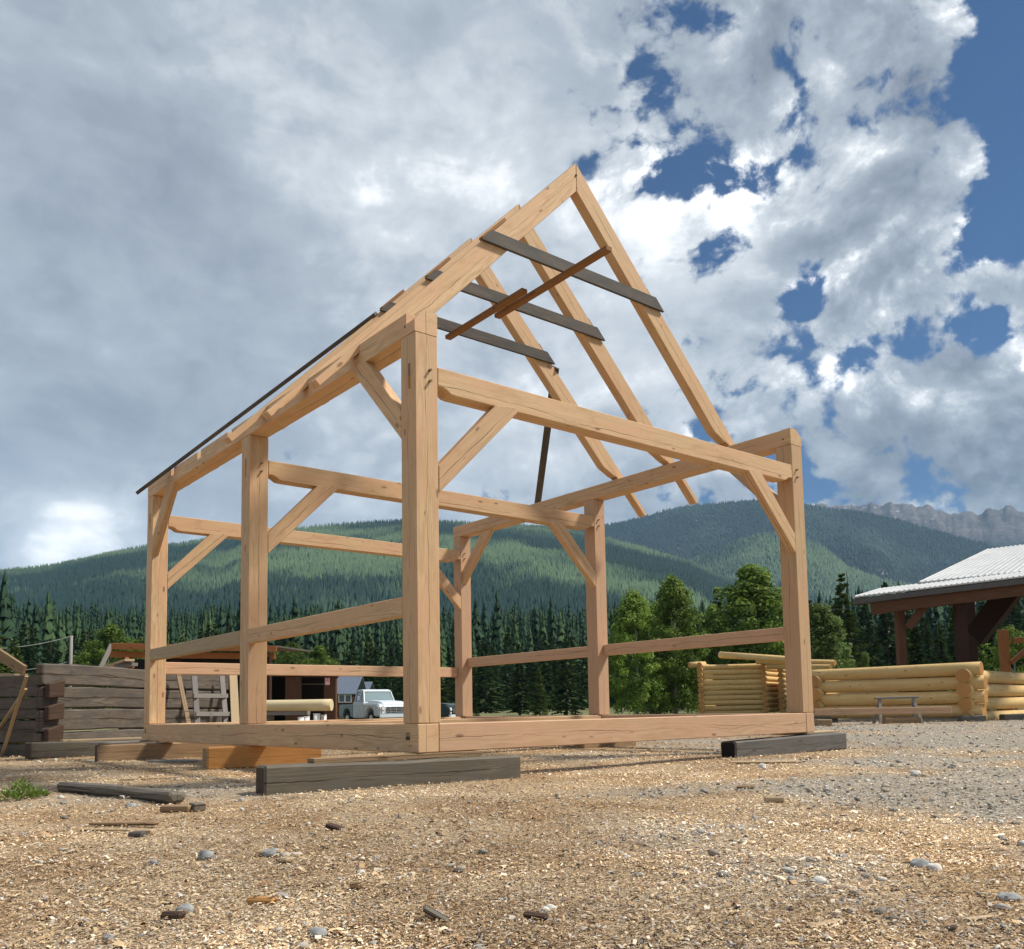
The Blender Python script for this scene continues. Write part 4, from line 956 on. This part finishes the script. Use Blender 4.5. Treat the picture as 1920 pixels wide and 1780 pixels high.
def pickup(label, pos, heading, cabm, bedm, sc=1.0):
    o = empty('pickup_truck', pos, label, 'truck')
    hx = heading.normalized(); hy = Vector((-hx.y, hx.x, 0)); M4 = Matrix(((hx.x*sc, hy.x*sc, 0, pos.x), (hx.y*sc, hy.y*sc, 0, pos.y), (0, 0, sc, pos.z), (0, 0, 0, 1)))
    P = lambda x, y, z: M4 @ Vector((x, y, z))
    arch = lambda cx, r_: [(cx-r_, .48), (cx-r_*.86, .72), (cx-r_*.5, .87), (cx, .93), (cx+r_*.5, .87), (cx+r_*.86, .72), (cx+r_, .48)]
    # bed (rear at x=0), cab, front
    extr('bed', [(0, .50)]+arch(.95, .46)+[(1.72, .48), (1.72, 1.13), (0, 1.13)], -.88, .88, bedm, o, M4, .03)
    extr('bed_floor_gap', [(.06, 1.0), (1.66, 1.0), (1.66, 1.136), (.06, 1.136)], -.74, .74, M['black'], o, M4, 0)
    extr('cab', [(1.75, .42), (3.05, .42), (3.05, 1.16), (2.98, 1.24), (1.80, 1.24), (1.75, 1.16)], -.90, .90, cabm, o, M4, .04)
    extr('greenhouse', [(1.82, 1.22), (2.98, 1.22), (2.70, 1.74), (1.92, 1.74)], -.83, .83, M['tglass'], o, M4, .03, (1.22, .22))
    extr('roof', [(1.84, 1.72), (2.76, 1.72), (2.66, 1.82), (2.4, 1.855), (2.1, 1.855), (1.92, 1.82)], -.76, .76, cabm, o, M4, .035)
    for s in (-1, 1):
        for xa, xb in ((1.85, 1.94), (2.52, 2.50), (2.97, 2.70)): timber('pillar', P(xa, s*.835, 1.20), P(xb, s*.735, 1.76), .06, .06, cabm, o, up=hx[:], c=.008)
    extr('front_fenders', [(3.06, .42)]+[(x, z) for x, z in arch(3.75, .46)]+[(4.72, .50), (4.78, .70), (4.76, 1.02), (4.55, 1.10), (3.06, 1.16)], -.92, .92, cabm, o, M4, .06)
    extr('hood', [(3.02, 1.12), (4.66, 1.04), (4.60, 1.13), (4.2, 1.22), (3.02, 1.29)], -.66, .66, cabm, o, M4, .05)
    extr('grille', [(4.77, .66), (4.80, .66), (4.80, .94), (4.77, .94)], -.52, .52, M['tyre'], o, M4, .005)
    for z in (.70, .78, .86): extr('grille_bar', [(4.80, z), (4.815, z), (4.815, z+.03), (4.80, z+.03)], -.52, .52, M['chrome'], o, M4, 0)
    for y in (-.3, 0, .3): extr('grille_bar', [(4.80, .66), (4.818, .66), (4.818, .94), (4.80, .94)], y-.015, y+.015, M['chrome'], o, M4, 0)
    for s in (-1, 1):
        rod('headlight', P(4.74, s*.70, .88), P(4.83, s*.70, .88), .085*sc, M['lamp'], o, seg=18)
        rod('headlight_ring', P(4.74, s*.70, .88), P(4.815, s*.70, .88), .108*sc, M['chrome'], o, seg=18)
        extr('marker_lamp', [(4.77, .64), (4.81, .64), (4.81, .72), (4.77, .72)], s*.70-.06, s*.70+.06, M['lamp'], o, M4, 0)
    extr('bumper', [(4.78, .42), (4.90, .42), (4.90, .58), (4.78, .58)], -.92, .92, M['pw'], o, M4, .02)
    timber('mirror_arm', P(2.8, -.88, 1.2), P(2.8, -1.06, 1.36), .02, .02, M['chrome'], o); timber('mirror', P(2.8, -1.0, 1.40), P(2.8, -1.14, 1.40), .03, .18, M['chrome'], o)
    timber('door_handle', P(1.95, -.915, 1.02), P(2.12, -.915, 1.02), .02, .03, M['chrome'], o)
    extr('chassis', [(.1, .38), (4.7, .38), (4.7, .52), (.1, .52)], -.5, .5, M['tyre'], o, M4, 0)
    for x in (.95, 3.75):
        extr('wheel_well', [(x-.44, .45), (x+.44, .45), (x+.44, .86), (x-.44, .86)], -.82, .82, M['black'], o, M4, 0) if False else None
        for s in (-1, 1):
            w_ = rod('wheel', P(x, s*.62, .37), P(x, s*.84, .37), .37*sc, M['tyre'], o, seg=28)
            rod('rim', P(x, s*.70, .37), P(x, s*.852, .37), .20*sc, M['chrome'], o, seg=20); rod('hub_cap', P(x, s*.70, .37), P(x, s*.872, .37), .09*sc, M['pw'], o, seg=16)
    return o
pt = onz(at(635, 1358, 46.5), GZ-.03)
hd = Rv*.58-Fv*.81
rgt = Vector((hd.y, -hd.x, 0)).normalized()
pickup('old white pickup truck with a grey blue bed, parked behind the frame', pt-rgt*.9, hd, M['pw'], M['pb'])
hd2 = Rv*.90-Fv*.43; rgt2 = Vector((hd2.y, -hd2.x, 0)).normalized(); q = onz(at(846, 1356, 50), GZ-.12)
pickup('dark green old vehicle nose peeking out right of the nearest frame post', q-hd2*4.85-rgt2*.75, hd2, M['pg'], M['pg'], 1.0)

# ---- utility pole
UP = empty('utility_pole', onz(at(134, 1345, 62), GZ), 'grey green utility pole with wires running to the left', 'pole')
q = at(134, 1192, 62); rod('pole', onz(q, GZ), q, .13, M['board_grey'], UP, .10, 12)
M['wire'] = flat('wire', (.30, .33, .30), .5)
def wire(a, b_, sag, r_=.012):
    n = 14; pts = [a.lerp(b_, i/n)-Vector((0, 0, sag*4*(i/n)*(1-i/n))) for i in range(n+1)]; V = []; F = []
    d = (b_-a).normalized(); u_ = d.cross(Vector((0, 0, 1))).normalized(); w_ = Vector((0, 0, 1))
    for p in pts:
        for k in range(5): an = k*1.2566; V.append(p+u_*r_*math.cos(an)+w_*r_*math.sin(an))
    for i in range(n):
        for k in range(5): F.append((i*5+k, i*5+(k+1) % 5, (i+1)*5+(k+1) % 5, (i+1)*5+k))
    me = bpy.data.meshes.new('wire'); me.from_pydata(V, [], F); return link('wire', me, M['wire'], UP)
wire(at(134, 1193, 62), at(-120, 1210, 56), .5, .022); wire(at(134, 1240, 62), at(-120, 1258, 56), .4, .018); 

# ------------------------------------------------------------------ trees
def leafmat(name, mul=(1, 1, 1), tr=.25):
    m, t = newmat(name); ca = t.n('ShaderNodeAttribute', attribute_name='Col').outputs['Color']
    rnd = t.n('ShaderNodeObjectInfo').outputs['Random']; k = t.mr(rnd, 0, 1, .75, 1.25)
    c_ = t.mix(1.0, t.mix(1.0, ca, mul, 'MULTIPLY'), t.comb(k, k, t.m('MULTIPLY', k, .9)), 'MULTIPLY')
    return finish(m, t, c_, .6, spec=.2, trans=(c_, tr))
ML = leafmat('leaves', tr=.35); MN = leafmat('needles', tr=.12)
MB = flat('bark', (.10, .075, .055), .9, .3, 8); MBP = flat('pale_bark', (.30, .29, .25), .8, .3, 6)
def trunk_mesh(h, r, seed, limbs=()):
    rr = np.random.default_rng(seed); V = []; F = []
    def tube(pts, rad, s=7):
        b0 = len(V)
        for p, q in zip(pts, rad):
            for k in range(s): an = 2*math.pi*k/s; V.append((p[0]+q*math.cos(an), p[1]+q*math.sin(an), p[2]))
        for i in range(len(pts)-1):
            for k in range(s): F.append((b0+i*s+k, b0+i*s+(k+1) % s, b0+(i+1)*s+(k+1) % s, b0+(i+1)*s+k))
    n = 10; wob = np.cumsum(rr.normal(0, .012*h, (n+1, 2)), 0)*.35; wob[0] = 0
    pts = [(wob[i, 0], wob[i, 1], h*i/n) for i in range(n+1)]; tube(pts, [r*(1-.93*(i/n)**.9) for i in range(n+1)])
    for z0, an, ln_, up_ in limbs:
        i = min(n, int(z0/h*n)); p0 = np.array([wob[i, 0], wob[i, 1], z0]); d = np.array([math.cos(an), math.sin(an), up_])
        tube([p0+d*ln_*q for q in (0, .4, .75, 1)], [r*.35*(1-z0/h*.6), r*.25*(1-z0/h*.6), r*.12, r*.03], 5)
    me = bpy.data.meshes.new('trunk'); me.from_pydata(V, [], F); me.polygons.foreach_set('use_smooth', [True]*len(F)); return me
def conifer_mesh(seed, lev=34, br=9, wr=.17, droop=.25, c_dark=(.028, .058, .026), c_lite=(.07, .12, .042), start=.06, full=.9):
    """unit-height conifer crown: whorls of drooping boughs, each with side sprays"""
    rr = np.random.default_rng(seed); T = []; C = []
    cd, cl_ = np.array(c_dark), np.array(c_lite)
    for L_ in range(lev):
        u_ = (L_+rr.uniform(-.3, .3))/lev; z0 = start+(1-start)*u_
        R0 = wr*((1-u_)**full)*(1.0 if u_ > .12 else .8+u_*1.6)+.006
        for b_ in range(br):
            if rr.random() < .10: continue
            an = rr.uniform(0, 2*np.pi); rl = R0*rr.uniform(.6, 1.22); d = np.array([math.cos(an), math.sin(an), 0]); s = np.array([-d[1], d[0], 0])
            dr = rl*droop*rr.uniform(.4, 1.5); wz_ = .020*rr.uniform(.7, 1.3)*(.6+.6*(1-u_)); zz = z0+rr.uniform(-.012, .012)
            p0 = np.array([0, 0, zz]); p1 = p0+d*rl*.55+[0, 0, -dr*.35]; p2 = p0+d*rl+[0, 0, -dr*.8]
            k = cd+(cl_-cd)*rr.random()
            T += [(p0, p1+s*wz_, p1-s*wz_), (p1+s*wz_, p2, p1-s*wz_)]; C += [k*.9, k*1.15]
            for q in (.3, .5, .7, .88):
                for sg in (-1, 1):
                    a = p0+(p2-p0)*q+[0, 0, -dr*.1]; ln_ = rl*.30*(1.15-q)*rr.uniform(.8, 1.3)+.006; e = a+s*sg*ln_+d*ln_*.7+[0, 0, -ln_*rr.uniform(.1, .7)]
                    w2 = d*.008+np.array([0, 0, .010]); T.append((a-w2, a+w2, e)); C.append(k*rr.uniform(.8, 1.3))
    T = np.array([[np.asarray(p, float) for p in t_] for t_ in T]); C = np.repeat(np.array(C), 3, 0)
    return np_mesh('crown', T.reshape(-1, 3), np.arange(len(T)*3).reshape(-1, 3), 3, False, C)
def leafy_mesh(seed, shape='oval', n_cl=200, per=110, c_dark=(.085, .15, .03), c_lite=(.29, .41, .08), w_=.30, leaf=.013, zb=.05):
    rr = np.random.default_rng(seed); P = []; Cc = []; N = []
    cd, cl_ = np.array(c_dark), np.array(c_lite)
    for i in range(n_cl):
        u_ = rr.random()**.85; z0 = zb+(.97-zb)*u_
        prof = math.sin(math.pi*min(1, (.18+.82*u_)**.85))**.7 if shape == 'oval' else (1-u_)**.6*1.1+.05
        an = rr.uniform(0, 2*np.pi); rad = w_*prof*rr.random()**.45
        c = np.array([rad*math.cos(an), rad*math.sin(an), z0]); sz = np.array([.055, .055, .045])*rr.uniform(.6, 1.5)*(w_/.3)**.5
        q = rr.normal(0, 1, (per, 3)); q /= np.linalg.norm(q, axis=1)[:, None]; q *= (rr.random(per)**.4)[:, None]
        P.append(c+q*sz); N.append(q+np.array([0, 0, .6])); k = rr.random(); Cc.append((cd+(cl_-cd)*(k*.7+.3*rr.random((per, 1)))))
    P = np.concatenate(P); N = np.concatenate(N); Cc = np.concatenate(Cc); n = len(P)
    N = N+rr.normal(0, .7, (n, 3)); N /= np.linalg.norm(N, axis=1)[:, None]
    a = np.cross(N, rr.normal(0, 1, (n, 3))); a /= np.linalg.norm(a, axis=1)[:, None]; b_ = np.cross(N, a); s = (leaf*rr.uniform(.6, 1.3, n))[:, None]
    V = np.stack([P-a*s, P+b_*s*.6, P+a*s, P-b_*s*.6], 1).reshape(-1, 3)
    return np_mesh('crown', V, np.arange(n*4).reshape(-1, 4), 4, False, np.repeat(Cc, 4, 0))
CM = [conifer_mesh(20+i, wr=(.15, .18, .21, .16)[i], lev=(36, 32, 30, 40)[i]) for i in range(4)]
CMo = [conifer_mesh(60+i, wr=.20, lev=30, c_dark=(.045, .075, .02), c_lite=(.11, .15, .04), droop=.1) for i in range(2)]
LM = [leafy_mesh(40+i) for i in range(3)]; LMn = [leafy_mesh(50+i, 'cone', w_=.27, c_dark=(.08, .13, .04), c_lite=(.20, .29, .09), n_cl=130) for i in range(2)]
LMo = [leafy_mesh(70+i, n_cl=110, w_=.42, c_dark=(.07, .12, .022), c_lite=(.18, .26, .045)) for i in range(2)]
TM = [trunk_mesh(1.0, .016, 5+i) for i in range(2)]
TL = [trunk_mesh(1.0, .018, 8+i, [(z, z*37.7, .16, .9) for z in (.2, .28, .36, .45, .55, .65)]) for i in range(2)]
def tree(name, crown, trunk, px, d, ytop, label, group=None, wide=1.0, mat=None, bark=None, cat='tree'):
    pos = onz(ground_at(px, d), 0); pos.z = gh(pos)-.05
    tp = at(px, ytop, d*math.cos(az_of(px))); h = max(1.0, tp.z-pos.z)
    o = empty(name, pos, label, cat, group); rz = Matrix.Rotation(random.uniform(0, 6.28), 4, 'Z')
    for nm, me, mt in (('trunk', trunk, bark), ('crown', crown, mat)):
        if not me.materials: me.materials.append(mt)
        c_ = bpy.data.objects.new(nm, me); COL.objects.link(c_); c_.parent = o
        c_.matrix_basis = rz @ Matrix.Diagonal((h*wide, h*wide, h, 1))
    return o
def leafy(px, d, yt, label, k=0, wide=1., kind=None, group=None): return tree('leafy_tree', (kind or LM)[k % len(kind or LM)], TL[k % 2], px, d, yt, label, group, wide, ML, MBP)
def conif(px, d, yt, label, k=0, wide=1., kind=None, group=None): return tree('conifer_tree', (kind or CM)[k % len(kind or CM)], TM[k % 2], px, d, yt, label, group, wide, MN, MB)
leafy(1193, 60, 1108, 'left of two round-topped green trees beyond the right end of the back sill', 0, .85)
leafy(1268, 62, 1080, 'taller of two green trees between the middle and right posts', 1, .85)
leafy(1235, 66, 1130, 'darker green tree standing between and behind two round-topped green trees', 2, .9)
leafy(1418, 72, 1060, 'bright green tree rising just left of the right frame post', 2, 1.2)
leafy(1345, 70, 1135, 'low olive green tree beyond the slim log shell', 0, .8)
leafy(1545, 52, 1125, 'light green cone-shaped leafy tree right of the right frame post', 0, 1.0, LMn)
leafy(1568, 56, 1155, 'pale green leafy sapling beside the light green cone-shaped tree', 1, 1.0, LMn)
leafy(1627, 46, 1222, 'small grey green bush tip showing above the large log wall', 1, .5, LMn)
leafy(205, 78, 1172, 'bright green leafy tree beside the utility pole', 0, 1.0, LMo)
leafy(262, 84, 1195, 'bright green leafy tree half hidden by the far left post', 1, 1.0, LMo)
leafy(545, 84, 1203, 'bright green bushy tree above the dark shed', 1, 1.0, LMo)
leafy(598, 88, 1212, 'bushy bright green tree right of the one above the shed', 0, 1.0, LMo)
leafy(1905, 62, 1172, 'light green tree at the right edge under the shelter roof', 1, 1.0, LMo)
leafy(1850, 70, 1200, 'mid green leafy tree under the shelter beam', 2, .9)
conif(-26, 24, 1120, 'bright olive evergreen cut by the left edge of the picture', 0, 1.5, CMo)
conif(22, 60, 1195, 'dark olive round evergreen at the left beyond the slanting board', 1, 1.5, CMo)
conif(1590, 78, 1068, 'tall broad dark pine left of the shelter roof', 1, 1.15, CMo)
conif(1640, 84, 1148, 'dark evergreen just left of the shelter eave', 2, 1.1)
conif(1672, 92, 1085, 'dark pointed evergreen behind the left end of the shelter roof', 0, 1.0)
conif(1352, 92, 1096, 'pointed dark evergreen left of the bright green tree', 0, 1.1)
conif(1382, 98, 1092, 'slim dark evergreen nearest the bright green tree', 3, 1.0)
conif(1012, 66, 1252, 'young light evergreen standing clear on the grassy bank', 0, 1.2, CMo)
conif(893, 62, 1318, 'tiny green sapling beside the far back post', 0, 1.6, CMo)
conif(1062, 72, 1190, 'broad dark evergreen just left of the middle back post', 2, 1.1)
conif(975, 74, 1205, 'dark evergreen left of the young light evergreen', 1, 1.1)
for k, px in enumerate((1725, 1768, 1800, 1838, 1872)):
    conif(px, 60+7*(k % 3), (1150, 1165, 1140, 1180, 1150)[k], ('leftmost evergreen between the two shelter posts', 'second evergreen from the left under the shelter roof', 'tall dark evergreen just left of the second shelter post', 'evergreen just right of the second shelter post', 'evergreen under the shelter roof nearest the right edge')[k], k, 1.25, None, 'evergreens seen between the shelter posts')
GRP = 'evergreens along the near edge of the forest'
for k in range(150):
    px = -140+2200*((k+random.uniform(-.4, .4))/150); d = random.uniform(92, 150)
    yt = random.gauss(1212, 18)-(d-92)*.55
    if px > 1300: yt -= 50
    if 1130 < px < 1300: yt -= 20
    conif(px, d, yt, 'dark evergreen in the dense near edge of the valley forest', random.randrange(4), random.uniform(.95, 1.3), CMo if random.random() < .22 else None, GRP)

# ------------------------------------------------------------------ loose things on the ground
def rock_mesh(seed, sx, sy, sz):
    bm = bmesh.new(); bmesh.ops.create_icosphere(bm, subdivisions=3, radius=1); rr = random.Random(seed)
    from mathutils import noise as mn
    off = Vector((rr.random()*50, rr.random()*50, 0))
    for v in bm.verts:
        n_ = mn.fractal(v.co*1.1+off, .9, 2.0, 3); v.co *= 1+.22*n_
        v.co = Vector((v.co.x*sx, v.co.y*sy, v.co.z*sz))
    me = bpy.data.meshes.new('stone'); bm.to_mesh(me); bm.free(); me.polygons.foreach_set('use_smooth', [True]*len(me.polygons)); return me
def rockmat(name, a, b_):
    m, t = newmat(name); oc = t.n('ShaderNodeTexCoord').outputs['Object']; n_ = t.noise(oc, 30, 7, .7); n2 = t.noise(t.v('MULTIPLY', oc, (1, 1, 4)), 14, 4, .6)
    return finish(m, t, t.mix(t.mr(n2, .4, .6), t.mix(t.mr(n_, .35, .65), a, b_), tuple(min(1, x*1.5) for x in b_)), .8, n_, .5, .004, spec=.25)
RK = [rockmat('blue_grey_stone', (.17, .175, .175), (.25, .255, .25)), rockmat('pale_stone', (.40, .385, .35), (.52, .50, .455)), rockmat('brown_stone', (.28, .23, .17), (.38, .33, .26))]
STN = [(387, 1606, 32, 22, 0, 'rounded blue grey stone, the largest in the left foreground'), (288, 1618, 22, 13, 0, 'small blue grey stone left of the largest one'), (347, 1707, 38, 22, 0, 'angular grey stone with a pale base in the lower left'),
       (510, 1607, 40, 18, 0, 'flat grey slab stone in a small cluster ahead of the long grey beam'), (534, 1612, 22, 13, 2, 'brownish stone at the right of the small slab cluster'), (618, 1551, 20, 10, 1, 'white stone chip on the pale chips below the long grey beam'),
       (203, 1757, 20, 16, 0, 'small round grey stone near the bottom left edge'), (596, 1756, 38, 18, 0, 'low blue grey stone at the bottom centre'), (1723, 1617, 38, 18, 0, 'long blue grey stone beside a pale shard at the right'), (1752, 1624, 28, 16, 1, 'pale shard leaning on the long blue grey stone'),
       (1890, 1664, 48, 16, 0, 'flat light blue stone at the right edge'), (1536, 1650, 34, 16, 1, 'pale oval stone in the gravelly patch at the right'), (1032, 1703, 24, 16, 1, 'small pale stone low in the centre foreground'), (676, 1637, 18, 9, 1, 'white pebble below the slab cluster'),
       (1428, 1438, 16, 10, 1, 'small pale stone in front of the charcoal beam'), (1716, 1447, 22, 10, 1, 'pale stone on the far grey track at the right'), (1680, 1435, 24, 9, 2, 'brownish flat stone left of the pale stone on the track'), (246, 1508, 22, 10, 0, 'rounded grey stone in front of the foreground grey plank'),
       (1577, 1601, 22, 11, 0, 'dark stone between the gravel and the long blue grey stone'), (772, 1635, 14, 8, 1, 'single off white pebble near the picture centre line'), (76, 1484, 16, 9, 0, 'dull grey stone beside the green weed')]
for k, (px, py, wpx, hpx, mi, lb) in enumerate(STN):
    p = gnd(px, py+hpx*.3); d = (p-Vector(EYE.tolist())).dot(Vector(_fw.tolist())); sx = wpx/2*d/CF; sz = hpx/2*d/CF*1.15
    p.z = gh(p)+sz*.35; me = rock_mesh(k, sx, sx*random.uniform(.7, .95), sz)
    o = link('stone', me, RK[mi], None, Matrix.Translation(p) @ Matrix.Rotation(-math.pi/2+YAW+random.uniform(-.3, .3), 4, 'Z')); tag(o, lb, 'stone', 'loose stones on the yard')
def lump(name, label, cat, px, py, L_, ang, w_, h_, mat, tilt=0., grp='wood scraps on the ground', dz_=0.):
    p = gnd(px, py); p.z = gh(p)+h_/2+.004+dz_; d = dirv(ang); d.z = tilt
    o = timber(name, p-d*L_/2, p+d*L_/2, w_, h_, mat, None, c=min(.006, h_*.3), warp=.002); tag(o, label, cat, grp); return o
beam('loose_plank', 'thick grey green plank lying alone in the left foreground', 'plank', gnd(122, 1483)+Vector((0, 0, .035)), gnd(332, 1506)+Vector((0, 0, .045)), .13, .075, M['beam_grey'], None)
lump('wood_scrap', 'short reddish brown block end below the loose grey plank', 'wood scrap', 332, 1524, .22, 75, .07, .04, M['beam_brown'])
lump('wood_scrap', 'wedge-shaped pale block right of the reddish block end', 'wood scrap', 370, 1523, .10, 40, .08, .05, M['beam_grey'])
lump('wood_scrap', 'dark brown lath lying across the yellow chips on the left', 'wood scrap', 232, 1551, .42, 80, .05, .02, M['beam_brown'])
lump('wood_scrap', 'thin pale splinter below the dark brown lath', 'wood scrap', 198, 1561, .30, 78, .03, .010, M['board'])
lump('wood_scrap', 'small tan offcut at the end of the brown lath', 'wood scrap', 272, 1566, .10, 85, .06, .028, M['board'])
lump('wood_scrap', 'stubby grey offcut beside the small tan one', 'wood scrap', 257, 1571, .08, 85, .05, .025, M['plank_dark'])
lump('wood_scrap', 'tan rectangular offcut in the centre left foreground', 'wood scrap', 508, 1612, .115, 86, .05, .022, M['board'])
lump('wood_scrap', 'small square tan offcut below the rectangular one', 'wood scrap', 535, 1627, .055, 60, .045, .016, M['board'])
lump('wood_scrap', 'orange tan wedge among dark bark bits at the lower left', 'wood scrap', 492, 1687, .10, 80, .045, .02, M['beam_orange'])
lump('wood_scrap', 'tiny brown block stub standing near the picture bottom centre', 'wood scrap', 668, 1668, .045, 70, .035, .022, M['beam_brown'])
lump('wood_scrap', 'dark bark lump at the bottom left of centre', 'wood scrap', 324, 1731, .07, 80, .04, .02, M['old_end'])
lump('wood_scrap', 'upright brown grey splinter in the lower centre', 'wood scrap', 820, 1727, .085, 95, .04, .018, M['beam_grey'], .6)
lump('wood_scrap', 'white pointed splinter lying aslant at the bottom right', 'wood scrap', 1545, 1738, .14, -55, .022, .010, M['board'])
lump('wood_scrap', 'thin pale splinter at the far lower right', 'wood scrap', 1833, 1714, .10, -70, .016, .008, M['board'])
lump('wood_scrap', 'flat tan board scrap in front of the charcoal beam', 'wood scrap', 1435, 1432, .75, 80, .14, .02, M['board'])
lump('wood_scrap', 'flat grey board scrap beside the dull brown beam', 'wood scrap', 328, 1429, .75, 78, .2, .03, M['board_grey'])
lump('wood_scrap', 'long thin pale lath on the chips left of the long grey beam', 'wood scrap', 280, 1461, .55, 105, .05, .015, M['board'])
lump('wood_scrap', 'dark bark piece in the lower left centre', 'wood scrap', 628, 1562, .10, 60, .05, .025, M['old_end'], .2)
lump('wood_scrap', 'curled black bark strip right of the big left stone', 'wood scrap', 1005, 1730, .075, 80, .03, .018, M['old_end'], .1)
lump('wood_scrap', 'small tan offcut on the chips in the right middle ground', 'wood scrap', 1452, 1509, .12, 80, .08, .03, M['board'])
lump('wood_scrap', 'brown offcut on the chips left of the charcoal beam', 'wood scrap', 1398, 1481, .13, 75, .06, .02, M['beam_brown'])
# low weed
rw = np.random.default_rng(12); n = 420; q = gnd(38, 1497); 
an = rw.uniform(0, 6.28, n); rd = rw.random(n)**.6*.15; ln_ = rw.uniform(.03, .08, n)
bx_ = q.x+rd*np.cos(an)*1.3; by_ = q.y+rd*np.sin(an); bz_ = ground_h(bx_, by_)+rw.uniform(0, .15, n)*(1-rd/.17)
d = np.stack([np.cos(an)*.7+rw.normal(0, .4, n), np.sin(an)*.7+rw.normal(0, .4, n), rw.uniform(.3, 1.4, n)], -1); d /= np.linalg.norm(d, axis=1)[:, None]
s = np.cross(d, [0, 0, 1.]); s /= np.linalg.norm(s, axis=1)[:, None]; B_ = np.stack([bx_, by_, bz_], -1)
V = np.stack([B_, B_+d*ln_[:, None]*.5+s*.010, B_+d*ln_[:, None]-[0, 0, .01], B_+d*ln_[:, None]*.5-s*.010], 1).reshape(-1, 3)
wo = link('weed', np_mesh('weed', V, np.arange(n*4).reshape(-1, 4), 4, False, np.repeat(np.array([[.17, .24, .06]])*rw.uniform(.6, 1.4, (n, 1)), 4, 0)), ML); tag(wo, 'low bright green weed growing at the left edge of the yard', 'weed')
# ------------------------------------------------------------------ air
m = bpy.data.materials.new('haze_air'); m.use_nodes = True; t = NT(m.node_tree)
pv = t.n('ShaderNodeVolumePrincipled', {'Color': (.42, .69, 1.0, 1), 'Density': 8e-5, 'Anisotropy': 0.0})
t.t.links.new(pv.outputs[0], t.n('ShaderNodeOutputMaterial').inputs['Volume'])
zmax = 1290.0; me = bpy.data.meshes.new('haze'); x0, y0, x1, y1 = -7200, -7200, 7200, 7200; zb = -30
me.from_pydata([(x, y, z) for z in (zb, zmax) for x, y in ((x0, y0), (x1, y0), (x1, y1), (x0, y1))], [], [(3, 2, 1, 0), (4, 5, 6, 7), (0, 1, 5, 4), (1, 2, 6, 5), (2, 3, 7, 6), (3, 0, 4, 7)])
hz = link('haze', me, m); tag(hz, 'thin blue air that fades the far mountains', 'haze', kind='stuff')
